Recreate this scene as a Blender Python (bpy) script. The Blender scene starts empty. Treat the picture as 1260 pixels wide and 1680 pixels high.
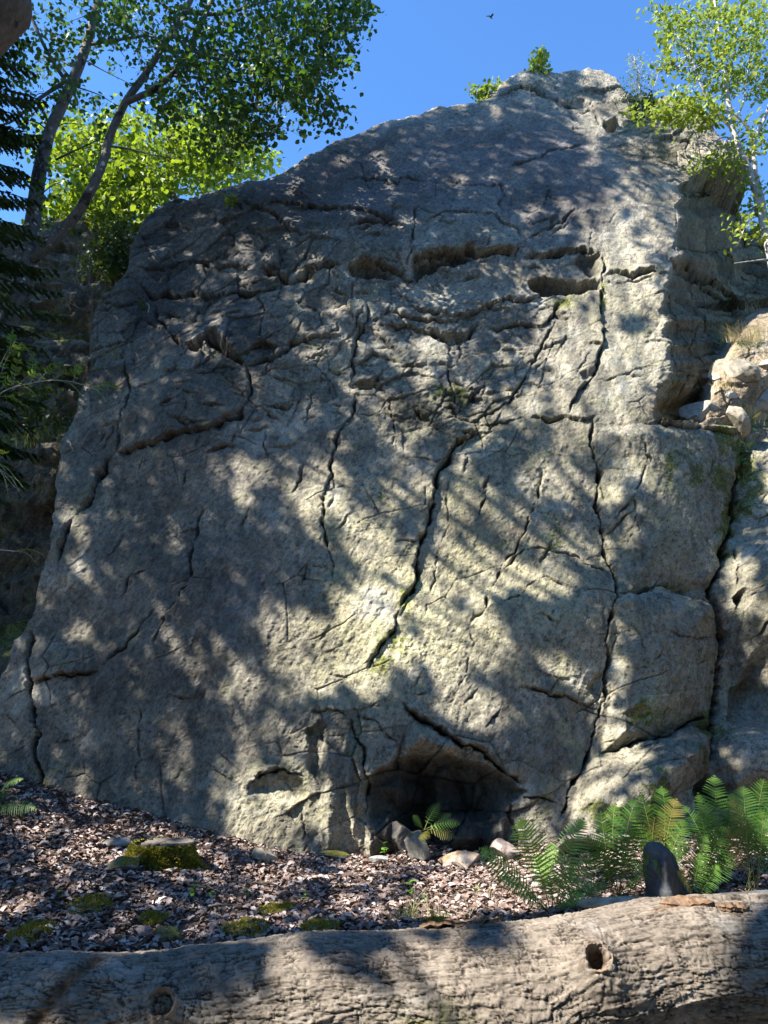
import bpy, math, random
import numpy as np
from mathutils import Vector, Matrix
from mathutils.bvhtree import BVHTree

random.seed(7)
RNG = np.random.default_rng(7)
C = bpy.context.scene.collection
scene = bpy.context.scene

# ------------------------------------------------------------------ camera
F = 1240.0                      # focal length in photo pixels (1260 x 1680)
PITCH = math.radians(15.0)
CP, SP = math.cos(PITCH), math.sin(PITCH)
EYE = np.array([0.0, 0.0, 1.5])
cam_d = bpy.data.cameras.new('camera')
cam = bpy.data.objects.new('camera', cam_d); C.objects.link(cam)
cam.location = EYE
cam.rotation_euler = (math.pi / 2 + PITCH, 0, 0)
cam_d.sensor_fit = 'VERTICAL'
cam_d.sensor_height = 24.0
cam_d.lens = 24.0 * F / 1680.0
cam_d.clip_start = 0.05
cam_d.clip_end = 2000
scene.camera = cam

# ------------------------------------------------------------------ light
SUN = np.array([-0.80, -0.37, 0.90]); SUN /= np.linalg.norm(SUN)      # towards the sun
sun_el = math.asin(SUN[2])
sun_az = math.atan2(SUN[0], SUN[1])
w = bpy.data.worlds.new('World'); scene.world = w
w.use_nodes = True
nt = w.node_tree; nt.nodes.clear()
wo = nt.nodes.new('ShaderNodeOutputWorld'); bg = nt.nodes.new('ShaderNodeBackground')
sky = nt.nodes.new('ShaderNodeTexSky'); sky.sky_type = 'NISHITA'
sky.sun_disc = False
sky.sun_elevation = sun_el
sky.sun_rotation = sun_az
sky.altitude = 300; sky.air_density = 1.0; sky.dust_density = 0.15; sky.ozone_density = 3.2
bg.inputs['Strength'].default_value = 0.091
tint = nt.nodes.new('ShaderNodeMix'); tint.data_type = 'RGBA'; tint.blend_type = 'MULTIPLY'
tint.inputs[0].default_value = 1.0; tint.inputs[7].default_value = (.60, .93, 1.22, 1)
nt.links.new(sky.outputs[0], tint.inputs[6]); nt.links.new(tint.outputs[2], bg.inputs[0]); nt.links.new(bg.outputs[0], wo.inputs[0])
sd = bpy.data.lights.new('sun', 'SUN'); sd.energy = 5.0; sd.angle = math.radians(0.5)
sd.color = (1.0, 0.93, 0.81)
so = bpy.data.objects.new('sun', sd); C.objects.link(so)
so.rotation_euler = Vector(-SUN).to_track_quat('-Z', 'Y').to_euler()
so.location = SUN * 40
scene.view_settings.view_transform = 'Standard'
scene.view_settings.look = 'None'
scene.view_settings.gamma = 1.0
scene.view_settings.exposure = 1.84
scene.cycles.max_bounces = 6
scene.cycles.diffuse_bounces = 3
scene.cycles.transmission_bounces = 3
scene.cycles.transparent_max_bounces = 4

# ------------------------------------------------------------------ maths helpers
def ray(px, py):
    dx = (px - 630.0) / F; dy = (840.0 - py) / F
    return np.array([dx, CP - dy * SP, SP + dy * CP])
YS = 1.0
def at(px, py, Y):
    Y = Y * YS
    d = ray(px, py); return EYE + d * (Y / d[1])
def proj(P):
    P = np.asarray(P, dtype=np.float64); q = P - EYE
    dep = q[..., 1] * CP + q[..., 2] * SP
    up = -q[..., 1] * SP + q[..., 2] * CP
    dep = np.where(dep < 0.05, 0.05, dep)
    return 630.0 + F * q[..., 0] / dep, 840.0 - F * up / dep

def _hash(ix, iy, seed):
    n = (ix.astype(np.int64) * 374761393 + iy.astype(np.int64) * 668265263 + seed * 1442695041) & 0xffffffff
    n = ((n ^ (n >> 13)) * 1274126177) & 0xffffffff
    n = ((n ^ (n >> 16)) * 2246822519) & 0xffffffff
    return ((n ^ (n >> 15)) & 0xffffff).astype(np.float32) / 16777216.0
def perlin(x, y, seed=0):
    x = np.asarray(x, np.float32); y = np.asarray(y, np.float32)
    x0 = np.floor(x); y0 = np.floor(y); fx = x - x0; fy = y - y0
    u = fx * fx * fx * (fx * (fx * 6 - 15) + 10); v = fy * fy * fy * (fy * (fy * 6 - 15) + 10)
    def g(ix, iy, dx, dy):
        a = _hash(ix, iy, seed) * 6.2831853
        return np.cos(a) * dx + np.sin(a) * dy
    a = g(x0, y0, fx, fy); b = g(x0 + 1, y0, fx - 1, fy)
    c = g(x0, y0 + 1, fx, fy - 1); d = g(x0 + 1, y0 + 1, fx - 1, fy - 1)
    return (a + u * (b - a) + v * ((c + u * (d - c)) - (a + u * (b - a)))) * 1.4
def fbm(x, y, oct=4, seed=0, gain=0.5):
    s = 0; a = 1.0; f = 1.0
    for i in range(oct):
        s = s + a * perlin(x * f + 17.3 * i, y * f - 9.1 * i, seed + i); a *= gain; f *= 2.03
    return s
def ridged(x, y, oct=4, seed=0, gain=0.5):
    s = 0; a = 1.0; f = 1.0
    for i in range(oct):
        s = s + a * (1 - 2 * np.abs(perlin(x * f + 7.3 * i, y * f + 3.1 * i, seed + i))); a *= gain; f *= 2.1
    return s
def worley(x, y, seed=0, facets=False):
    x = np.asarray(x, np.float32); y = np.asarray(y, np.float32)
    x0 = np.floor(x); y0 = np.floor(y)
    f1 = np.full(x.shape, 9.0, np.float32); f2 = f1.copy()
    bx = np.zeros_like(f1); by = bx.copy(); tx = bx.copy(); ty = bx.copy(); th = bx.copy()
    for i in (-1, 0, 1):
        for j in (-1, 0, 1):
            cx = x0 + i; cy = y0 + j
            qx = cx + 0.1 + 0.8 * _hash(cx, cy, seed); qy = cy + 0.1 + 0.8 * _hash(cx, cy, seed + 5)
            d = np.hypot(x - qx, y - qy)
            m = d < f1
            f2 = np.where(m, f1, np.minimum(f2, d)); f1 = np.where(m, d, f1)
            if facets:
                bx = np.where(m, x - qx, bx); by = np.where(m, y - qy, by)
                tx = np.where(m, _hash(cx, cy, seed + 11) - .5, tx)
                ty = np.where(m, _hash(cx, cy, seed + 13) - .5, ty)
                th = np.where(m, _hash(cx, cy, seed + 17) - .5, th)
    if facets: return f1, f2, bx * tx + by * ty, th
    return f1, f2
def sstep(a, b, x):
    t = np.clip((x - a) / (b - a), 0, 1); return t * t * (3 - 2 * t)

# ------------------------------------------------------------------ mesh helpers
def mesh_np(name, V, F_, mat=None, parent=None, smooth=False, mats=None, midx=None):
    """V (n,3); F_ (m,k) array"""
    V = np.ascontiguousarray(V, np.float32); F_ = np.ascontiguousarray(F_, np.int32)
    m = bpy.data.meshes.new(name)
    m.vertices.add(len(V)); m.vertices.foreach_set('co', V.ravel())
    k = F_.shape[1]
    m.loops.add(F_.size); m.loops.foreach_set('vertex_index', F_.ravel())
    m.polygons.add(len(F_))
    m.polygons.foreach_set('loop_start', np.arange(0, F_.size, k, dtype=np.int32))
    m.polygons.foreach_set('loop_total', np.full(len(F_), k, np.int32))
    if smooth: m.polygons.foreach_set('use_smooth', np.ones(len(F_), bool))
    if mats:
        for q in mats: m.materials.append(q)
        m.polygons.foreach_set('material_index', midx.astype(np.int32))
    elif mat: m.materials.append(mat)
    m.update(calc_edges=True)
    o = bpy.data.objects.new(name, m); C.objects.link(o)
    if parent: o.parent = parent
    return o
def grid_faces(nr, nc, wrap=False):
    r = np.arange(nr - 1)[:, None]; cc = np.arange(nc if wrap else nc - 1)[None, :]
    c2 = (cc + 1) % nc
    a = r * nc + cc; b = r * nc + c2; c = (r + 1) * nc + c2; d = (r + 1) * nc + cc
    return np.stack([a, b, c, d], -1).reshape(-1, 4)
def attr(o, name, arr):
    a = o.data.attributes.new(name, 'FLOAT_COLOR', 'POINT')
    z = np.ones((len(o.data.vertices), 4), np.float32); z[:, :arr.shape[1]] = arr
    a.data.foreach_set('color', z.ravel())
def tag(o, label=None, cat=None, group=None, kind=None):
    if label: o['label'] = label
    if cat: o['category'] = cat
    if group: o['group'] = group
    if kind: o['kind'] = kind
    return o
def empty(name, loc, label, cat, group=None):
    o = bpy.data.objects.new(name, None); C.objects.link(o)
    o.empty_display_size = 0.1
    o.location = Vector(loc); tag(o, label, cat, group)
    return o
class Rel:
    """collects geometry in world coords and stores it relative to a parent empty"""
def local(V, parent):
    return V - np.array(parent.location) if parent is not None else V
def rot_rand(n, tilt=1.0, rng=RNG):
    """random rotations: spin about z then tilt the normal away from +z by up to `tilt` rad"""
    az = rng.uniform(0, 2 * np.pi, n); el = tilt * np.sqrt(rng.uniform(0, 1, n)); sp = rng.uniform(0, 2 * np.pi, n)
    def Rz(a):
        c, s = np.cos(a), np.sin(a); z = np.zeros_like(a); o = np.ones_like(a)
        return np.stack([np.stack([c, -s, z], -1), np.stack([s, c, z], -1), np.stack([z, z, o], -1)], -2)
    def Rx(a):
        c, s = np.cos(a), np.sin(a); z = np.zeros_like(a); o = np.ones_like(a)
        return np.stack([np.stack([o, z, z], -1), np.stack([z, c, -s], -1), np.stack([z, s, c], -1)], -2)
    return Rz(az) @ Rx(el) @ Rz(sp)
def inst(name, tv, tf, R, pos, scale, mat, parent=None, smooth=False):
    n = len(pos); k = len(tv)
    scale = np.asarray(scale)
    if scale.ndim == 1: scale = scale[:, None]
    V = np.einsum('nij,nkj->nki', R, tv[None] * scale[:, None, :]) + pos[:, None, :]
    Fq = (tf[None] + (np.arange(n) * k)[:, None, None]).reshape(-1, tf.shape[1])
    return mesh_np(name, local(V.reshape(-1, 3), parent), Fq, mat, parent, smooth)
# leaf template: pointed oval folded on its midrib, curled at the tip (length 1 along y)
def leaf_tmpl(wid=0.55, fold=0.10, curl=0.12, lobes=False):
    ys = [0.0, 0.22, 0.5, 0.78, 1.0]; ws = [0.0, .38, .5, .34, 0.0]
    if lobes: ys = [0, .18, .3, .45, .58, .75, .85, 1.0]; ws = [0, .3, .2, .48, .3, .5, .3, 0]
    V = []; Fc = []
    for y, q in zip(ys, ws):
        zc = -curl * (y - .4) ** 2 * 2
        V += [(-q * wid, y - .5, zc + fold * q * 2), (0, y - .5, zc), (q * wid, y - .5, zc + fold * q * 2)]
    for i in range(len(ys) - 1):
        a = 3 * i; Fc += [(a, a + 1, a + 4, a + 3), (a + 1, a + 2, a + 5, a + 4)]
    return np.array(V, np.float32), np.array(Fc, np.int32)
def leaf_small(wid=0.8, fold=.12):
    V = np.array([(0, -.5, 0), (.38 * wid, -.18, fold), (.40 * wid, .15, fold), (0, .5, -.06), (-.40 * wid, .15, fold), (-.38 * wid, -.18, fold), (0, 0, 0)], np.float32)
    Fc = np.array([(0, 1, 2, 6), (6, 2, 3, 4), (0, 6, 4, 5)], np.int32)
    return V, Fc
def frames(path):
    path = np.asarray(path, float); n = len(path)
    T = np.gradient(path, axis=0); T /= np.linalg.norm(T, axis=1)[:, None] + 1e-9
    up = np.array([0.31, 0.17, 0.93]); 
    if abs(T[0] @ up) > .9: up = np.array([.9, .3, .1])
    N = []; a = np.cross(T[0], up); a /= np.linalg.norm(a)
    for i in range(n):
        a = a - T[i] * (a @ T[i]); a /= np.linalg.norm(a) + 1e-9; N.append(a)
    N = np.array(N); B = np.cross(T, N); return T, N, B
def smooth_path(pts, n):
    pts = np.asarray(pts, float); m = len(pts)
    if m == 2: return pts[0] + (pts[1] - pts[0]) * np.linspace(0, 1, n)[:, None]
    P = np.vstack([2 * pts[0] - pts[1], pts, 2 * pts[-1] - pts[-2]])
    u = np.linspace(0, m - 1 - 1e-6, n); i = u.astype(int); t = (u - i)[:, None]
    p0, p1, p2, p3 = P[i], P[i + 1], P[i + 2], P[i + 3]
    return .5 * (2 * p1 + (p2 - p0) * t + (2 * p0 - 5 * p1 + 4 * p2 - p3) * t * t + (3 * p1 - p0 - 3 * p2 + p3) * t ** 3)
class Tubes:
    def __init__(s): s.V = []; s.F = []; s.n = 0
    def add(s, path, r0, r1, sides=8, rough=0.0, seed=0, cap=True, power=1.0):
        path = np.asarray(path, float); n = len(path)
        T, N, B = frames(path)
        tt = np.linspace(0, 1, n) ** power; r = r0 + (r1 - r0) * tt
        a = np.linspace(0, 2 * np.pi, sides, endpoint=False)
        rr = r[:, None] * np.ones(sides)
        if rough:
            L = np.cumsum(np.r_[0, np.linalg.norm(np.diff(path, axis=0), axis=1)])
            rr = rr * (1 + rough * fbm(L[:, None] * 3 / max(r0 * 8, .2) + 0 * a, np.cos(a)[None] * 1.3 + np.sin(a)[None] * .7 + 0 * rr, 3, seed))
        V = path[:, None] + rr[..., None] * (np.cos(a)[None, :, None] * N[:, None] + np.sin(a)[None, :, None] * B[:, None])
        Fq = grid_faces(n, sides, True) + s.n
        s.V.append(V.reshape(-1, 3)); s.F.append(Fq); s.n += n * sides
        if cap:
            s.V.append((path[-1] + T[-1] * r[-1] * .5)[None]); e = s.n; base = s.n - sides
            k = np.arange(sides); s.F.append(np.stack([base + k, base + (k + 1) % sides, np.full(sides, e), np.full(sides, e)], -1)[:, :4]); s.n += 1
    def build(s, name, mat, parent=None, smooth=True):
        V = np.vstack(s.V); Fq = np.vstack(s.F)
        tri = Fq[:, 2] == Fq[:, 3]
        m = bpy.data.meshes.new(name)
        faces = [tuple(f) for f in Fq[~tri].tolist()] + [tuple(f[:3]) for f in Fq[tri].tolist()]
        m.from_pydata(local(V, parent).tolist(), [], faces)
        m.polygons.foreach_set('use_smooth', np.full(len(faces), smooth)); m.materials.append(mat)
        o = bpy.data.objects.new(name, m); C.objects.link(o)
        if parent: o.parent = parent
        return o

# ------------------------------------------------------------------ materials
class M_:
    def __init__(s, name):
        s.m = bpy.data.materials.new(name); s.m.use_nodes = True; s.t = s.m.node_tree
        s.b = s.t.nodes['Principled BSDF']; s.out = s.t.nodes['Material Output']
    def n(s, typ, inp=None, **kw):
        q = s.t.nodes.new(typ)
        for k, v in kw.items(): setattr(q, k, v)
        for k, v in (inp or {}).items():
            i = q.inputs[k]
            if isinstance(v, bpy.types.NodeSocket): s.t.links.new(v, i)
            else: i.default_value = v
        return q
    def co(s): return s.n('ShaderNodeTexCoord').outputs['Object']
    def mapping(s, scale=(1, 1, 1), rot=(0, 0, 0), vec=None):
        return s.n('ShaderNodeMapping', {'Vector': vec or s.co(), 'Scale': scale, 'Rotation': rot}).outputs[0]
    def noise(s, scale, detail=4, rough=.55, vec=None, dist=0.0, out=0):
        return s.n('ShaderNodeTexNoise', {'Vector': vec or s.co(), 'Scale': scale, 'Detail': detail, 'Roughness': rough, 'Distortion': dist}).outputs[out]
    def vor(s, scale, feature='F1', vec=None, out=0, rnd=1.0):
        return s.n('ShaderNodeTexVoronoi', {'Vector': vec or s.co(), 'Scale': scale, 'Randomness': rnd}, feature=feature).outputs[out]
    def ramp(s, fac, stops):
        q = s.n('ShaderNodeValToRGB', {0: fac}); e = q.color_ramp.elements
        while len(e) < len(stops): e.new(.5)
        for el, (p, c) in zip(e, stops):
            el.position = p; el.color = (*c, 1) if len(c) == 3 else c
        return q.outputs[0]
    def rng(s, fac, a, b, lo=0.0, hi=1.0):
        return s.n('ShaderNodeMapRange', {0: fac, 1: a, 2: b, 3: lo, 4: hi}).outputs[0]
    def mix(s, fac, a, b, blend='MIX'):
        q = s.n('ShaderNodeMix', data_type='RGBA', blend_type=blend, clamp_factor=True)
        for k, v in ((0, fac), (6, a), (7, b)):
            if isinstance(v, bpy.types.NodeSocket): s.t.links.new(v, q.inputs[k])
            else: q.inputs[k].default_value = v if k == 0 or len(v) == 4 else (*v, 1)
        return q.outputs[2]
    def math(s, op, a, b=0.0):
        return s.n('ShaderNodeMath', {0: a, 1: b}, operation=op).outputs[0]
    def col(s, c):
        if isinstance(c, bpy.types.NodeSocket): s.t.links.new(c, s.b.inputs['Base Color'])
        else: s.b.inputs['Base Color'].default_value = (*c, 1)
    def set(s, rough=.8, spec=.3):
        if isinstance(rough, bpy.types.NodeSocket): s.t.links.new(rough, s.b.inputs['Roughness'])
        else: s.b.inputs['Roughness'].default_value = rough
        s.b.inputs['Specular IOR Level'].default_value = spec
    def bump(s, h, strength=.5, dist=.02):
        q = s.n('ShaderNodeBump', {'Height': h, 'Strength': strength, 'Distance': dist})
        s.t.links.new(q.outputs[0], s.b.inputs['Normal']); return q

def rock_mat(name, use_attr=True, base=(.27, .25, .205), base2=(.165, .16, .15)):
    m = M_(name)
    n1 = m.noise(1.1, 6, .6); n2 = m.noise(6.0, 6, .65); n3 = m.noise(38, 4, .7)
    rv = m.mapping((1, 1, 1), (0, math.radians(-30), 0))
    strk = m.noise(5.0, 5, .6, m.mapping((3.2, 1.6, .7), vec=rv))
    strf = m.noise(5.0, 5, .7, m.mapping((13, 6, 3.6), vec=rv))
    c = m.mix(m.rng(n1, .35, .65), base2, base)
    c = m.mix(m.rng(n2, .35, .7, 0, .7), c, m.mix(.5, base, (.36, .33, .27)))
    c = m.mix(m.rng(strk, .5, .72, 0, .55), c, (.40, .37, .31))
    c = m.mix(m.rng(strk, .48, .3, 0, .6), c, (.10, .095, .085))
    if use_attr:
        A = m.n('ShaderNodeAttribute', attribute_name='maskA'); s = m.n('ShaderNodeSeparateColor', {0: A.outputs[0]})
        B = m.n('ShaderNodeAttribute', attribute_name='maskB'); sb = m.n('ShaderNodeSeparateColor', {0: B.outputs[0]})
        moss, warm, purp = s.outputs[0], s.outputs[1], s.outputs[2]
        crk_shade, soil, rust = sb.outputs[0], sb.outputs[1], sb.outputs[2]
        c = m.mix(m.math('MULTIPLY', warm, m.rng(n2, .3, .6, .35, .95)), c, m.mix(m.rng(n3, .4, .6), (.50, .46, .28), (.37, .35, .21)))
        c = m.mix(m.math('MULTIPLY', rust, m.rng(n2, .25, .6, .5, 1)), c, (.36, .19, .07))
        c = m.mix(m.math('MULTIPLY', soil, m.rng(n3, .3, .6, .6, 1)), c, m.mix(m.rng(n3, .4, .6), (.27, .17, .09), (.46, .35, .22)))
        mz = m.math('MULTIPLY', moss, 1.5); mz = m.math('ADD', mz, m.rng(m.noise(14, 5, .7), .3, .7, -.55, .25))
        mc = m.mix(m.rng(n3, .4, .6), (.06, .075, .012), (.22, .24, .035))
        c = m.mix(m.rng(mz, .25, .5), c, mc)
    # pale lichen rosettes and white specks
    v = m.vor(7.0, vec=m.mapping()); v2 = m.noise(2.2, 3, .5)
    l = m.math('MULTIPLY', m.rng(v, .22, .12), m.rng(v2, .5, .62))
    l = m.math('MULTIPLY', l, m.rng(m.noise(45, 3, .7), .42, .6))
    c = m.mix(m.math('MULTIPLY', l, .65), c, (.50, .53, .50))
    sp = m.math('MULTIPLY', m.rng(m.vor(30.0), .16, .08), m.rng(m.noise(3.3, 3, .6), .52, .66))
    c = m.mix(m.math('MULTIPLY', sp, .7), c, (.55, .56, .54))
    n4 = m.noise(17, 6, .75)
    c = m.mix(m.rng(n4, .50, .37, 0, .8), c, (.06, .055, .045))
    c = m.mix(m.rng(n4, .54, .70, 0, .4), c, (.54, .50, .42))
    wtr = m.noise(4.0, 5, .65, m.mapping((1.5, 1.5, .22)))
    c = m.mix(m.rng(wtr, .52, .66, 0, .65), c, (.095, .09, .082))
    pal = m.noise(1.7, 6, .7, m.mapping((1, 1, .7), vec=rv))
    c = m.mix(m.rng(pal, .56, .64, 0, .50), c, (.50, .49, .43))
    c = m.mix(m.math('MULTIPLY', m.rng(m.noise(3.1, 6, .75), .55, .62), .45), c, (.30, .31, .17))
    c = m.mix(m.rng(m.noise(2.6, 5, .7), .60, .72, 0, .5), c, (.34, .23, .14))
    if use_attr:
        c = m.mix(m.math('MULTIPLY', purp, m.rng(n4, .35, .65, .95, .55)), c, m.mix(m.rng(n2, .35, .65), (.075, .070, .078), (.135, .124, .13)))
    c = m.mix(m.rng(n3, .3, .6, .3, 0), c, (.05, .047, .043))
    c = m.mix(m.rng(strf, .48, .34, 0, .6), c, (.06, .056, .047))
    c = m.mix(m.rng(strf, .56, .72, 0, .4), c, (.52, .49, .43))
    if use_attr:
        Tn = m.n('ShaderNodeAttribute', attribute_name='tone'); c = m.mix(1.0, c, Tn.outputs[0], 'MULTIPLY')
    if use_attr: c = m.mix(m.math('MULTIPLY', crk_shade, .88), c, (.022, .020, .018))  # near black for cracks and for the painted shade in pits
    m.col(c); m.set(.82, .25)
    fine = m.noise(70, 4, .75)
    h = m.math('ADD', m.math('MULTIPLY', n3, .9), m.math('MULTIPLY', strf, 1.1))
    h = m.math('ADD', h, m.math('MULTIPLY', n4, 1.2))
    h = m.math('ADD', h, m.math('MULTIPLY', strk, .5))
    m.bump(h, 1.0, .015)
    return m.m
def leaf_mat(name, c1, c2, c3=None, trans=.45, rough=.45, tcol=None, spec=.35):
    m = M_(name)
    r = m.n('ShaderNodeNewGeometry').outputs['Random Per Island']
    st = [(0, c1), (.55, c2), (1, c3 or c2)]
    c = m.ramp(r, st)
    m.col(c); m.set(rough, spec)
    if trans > 0:
        tr = m.n('ShaderNodeBsdfTranslucent')
        tc = m.mix(.65, c, tcol or (c2[0] * 1.8, c2[1] * 1.7, c2[2] * .7))
        m.t.links.new(tc, tr.inputs[0])
        mx = m.n('ShaderNodeMixShader', {0: trans})
        m.t.links.new(m.b.outputs[0], mx.inputs[1]); m.t.links.new(tr.outputs[0], mx.inputs[2])
        m.t.links.new(mx.outputs[0], m.out.inputs[0])
    return m.m
def bark_mat(name, c1, c2, dark=(.02, .018, .016), patch=.55, sc=1.0, spots=False):
    m = M_(name)
    n1 = m.noise(5 * sc, 5, .6); n2 = m.noise(26 * sc, 5, .7, m.mapping((1, 1, .35)))
    c = m.mix(m.rng(n2, .35, .65), c1, c2)
    c = m.mix(m.rng(n1, patch, patch + .07, 0, .9), c, dark)
    if spots:
        sp = m.math('MULTIPLY', m.rng(m.vor(9), .3, .22), m.rng(m.noise(3, 3, .6), .5, .6))
        c = m.mix(sp, c, (.55, .56, .52))
    m.col(c); m.set(.85, .2); m.bump(n2, .8, .012)
    return m.m

# ------------------------------------------------------------------ cliff relief maps
# raster in photo coordinates used to look features up on the rock surface
RX0, RY0, RW, RH = -180, 40, 1640, 1560
gx, gy = np.meshgrid(np.arange(RW, dtype=np.float32) + RX0, np.arange(RH, dtype=np.float32) + RY0)
H2 = np.zeros((RH, RW), np.float32)          # sharp relief, metres towards the viewer
CRK_SHADE = np.zeros_like(H2); MOSS = np.zeros_like(H2); WARM = np.zeros_like(H2)
PURP = np.zeros_like(H2); SOIL = np.zeros_like(H2); RUST = np.zeros_like(H2); BLOCKY = np.zeros_like(H2)
def sl(x0, x1, y0, y1):
    a = max(0, int(x0 - RX0)); b = min(RW, int(x1 - RX0) + 1); c = max(0, int(y0 - RY0)); d = min(RH, int(y1 - RY0) + 1)
    return slice(c, d), slice(a, b)
def wob(pts, amt=.09, lv=3, rg=None):
    rg = rg or random
    P = [tuple(map(float, p)) for p in pts]
    for _ in range(lv):
        Q = [P[0]]
        for a, b in zip(P[:-1], P[1:]):
            L = math.hypot(b[0] - a[0], b[1] - a[1])
            if L > 9:
                k = rg.uniform(-amt, amt) * L
                Q.append(((a[0] + b[0]) / 2 - (b[1] - a[1]) / L * k, (a[1] + b[1]) / 2 + (b[0] - a[0]) / L * k))
            Q.append(b)
        P = Q
    return P
def dist_poly(pts, R, closed=False):
    xs = [p[0] for p in pts]; ys = [p[1] for p in pts]
    S = sl(min(xs) - R, max(xs) + R, min(ys) - R, max(ys) + R)
    X = gx[S]; Y = gy[S]
    D = np.full(X.shape, 1e6, np.float32); SG = np.zeros_like(D); T = np.zeros_like(D)
    seg = list(zip(pts[:-1], pts[1:])) + ([(pts[-1], pts[0])] if closed else [])
    tot = sum(math.hypot(b[0] - a[0], b[1] - a[1]) for a, b in seg) or 1; acc = 0
    ox = S[1].start + RX0; oy = S[0].start + RY0
    for a, b in seg:
        L = math.hypot(b[0] - a[0], b[1] - a[1])
        if L < .01: continue
        if closed: q = (slice(None), slice(None))
        else:
            x0 = max(0, int(min(a[0], b[0]) - R - ox)); x1 = max(0, int(max(a[0], b[0]) + R - ox) + 1)
            y0 = max(0, int(min(a[1], b[1]) - R - oy)); y1 = max(0, int(max(a[1], b[1]) + R - oy) + 1)
            q = (slice(y0, y1), slice(x0, x1))
        xx = X[q]; yy = Y[q]
        if xx.size == 0: acc += L; continue
        ex, ey = (b[0] - a[0]) / L, (b[1] - a[1]) / L
        dx = xx - a[0]; dy = yy - a[1]; t = np.clip(dx * ex + dy * ey, 0, L)
        d = np.hypot(dx - t * ex, dy - t * ey); m = d < D[q]
        D[q] = np.where(m, d, D[q]); SG[q] = np.where(m, np.sign(ex * dy - ey * dx), SG[q])
        T[q] = np.where(m, (acc + t) / tot, T[q]); acc += L
    return S, D, SG, T, tot
def inside(pts, S):
    X = gx[S]; Y = gy[S]; I = np.zeros(X.shape, bool)
    for (x1, y1), (x2, y2) in zip(pts, pts[1:] + pts[:1]):
        if y1 == y2: continue
        I ^= ((y1 > Y) != (y2 > Y)) & (X < (x2 - x1) * (Y - y1) / (y2 - y1) + x1)
    return I
def crack(pts, w=2.2, depth=.10, step=0.0, fall=40, dark=.95, amt=.12, low=.35):
    """groove along a line drawn left to right; step>0 lifts the upper side (an overlap), step<0 the lower"""
    w *= .40; depth *= .9; step *= .38
    P = wob(pts, amt); R = max(4 * w, 2.6 * fall if step else 0)
    S, D, SG, T, tot = dist_poly(P, R)
    en = np.clip(np.minimum(T, 1 - T) * tot / 28, 0, 1)
    wv = w * (.25 + 1.5 * np.clip(.5 + 1.5 * fbm(gx[S] / 22, gy[S] / 22, 3, 91), 0, 1.3))
    H2[S] -= depth * en * np.exp(-(D / wv) ** 2)
    if step:
        up = SG < 0 if step > 0 else SG > 0
        e = np.clip(1 - D / (fall * 2.2), 0, 1) ** 1.5 * abs(step) * en
        H2[S] += np.where(up & (D < 1e5), e, -low * e * (D < 1e5))
    CRK_SHADE[S] = np.maximum(CRK_SHADE[S], dark * en * np.exp(-(D / (wv * .8)) ** 2))
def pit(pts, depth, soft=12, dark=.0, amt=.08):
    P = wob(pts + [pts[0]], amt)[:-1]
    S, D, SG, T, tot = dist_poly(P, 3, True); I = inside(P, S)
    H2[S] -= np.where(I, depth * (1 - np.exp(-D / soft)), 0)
    if dark: CRK_SHADE[S] = np.maximum(CRK_SHADE[S], dark * I * (1 - np.exp(-D / 4)))  # shade of the recess painted into the rock colour
def block(pts, h, rnd=30, amt=.05, edge=.0):
    P = wob(pts + [pts[0]], amt)[:-1]
    S, D, SG, T, tot = dist_poly(P, 3, True); I = inside(P, S)
    H2[S] += np.where(I, h * (1 - np.exp(-D / rnd)), 0)
    if edge: H2[S] -= edge * np.exp(-(D / 2.5) ** 2)
def blob(A, cx, cy, rx, ry, rot, v, pw=2.0):
    R = max(rx, ry) * 2.2; S = sl(cx - R, cx + R, cy - R, cy + R); X = gx[S] - cx; Y = gy[S] - cy
    c, s = math.cos(math.radians(rot)), math.sin(math.radians(rot))
    q = ((X * c + Y * s) / rx) ** 2 + ((-X * s + Y * c) / ry) ** 2
    A[S] += v * np.exp(-q ** (pw / 2))

random.seed(11)
# --- main joints: (points, width, depth, step, fall)
crack([(813,162),(854,145),(884,152),(925,168),(970,175),(991,203),(1006,216),(1041,203)], 2, .12, .10, 45)
pit([(990,196),(1012,188),(1030,200),(1006,217),(993,212)], .5, 6)
pit([(925,158),(960,160),(978,176),(930,168)], .15, 6)
crack([(1041,203),(1080,215),(1130,235),(1150,262)], 2.4, .12, .10, 30)
crack([(818,282),(864,267),(904,249),(965,234)], 1.8, .08, .04, 30)
crack([(716,295),(752,292),(782,300),(823,297),(828,318),(820,335),(832,352)], 1.8, .09, .04, 25)
crack([(854,399),(884,383),(915,366),(955,343)], 2, .08, .05, 25)
crack([(560,300),(620,292),(650,300),(668,288),(700,296)], 1.8, .08, .05, 25)
crack([(686,325),(683,366),(676,406),(671,447)], 2.2, .12, -.05, 25)
crack([(690,366),(740,345),(800,350),(850,372),(858,398)], 1.8, .07, .06, 30)
crack([(1056,222),(1090,240),(1118,268)], 1.6, .06, .05, 20)
crack([(430,345),(480,338),(560,345),(640,368),(672,372)], 2.5, .09, .10, 35)
crack([(560,380),(600,365),(660,362)], 3, .12, .09, 25)
crack([(388,330),(440,352),(470,380),(520,392)], 2.2, .10, .07, 30)
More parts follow.
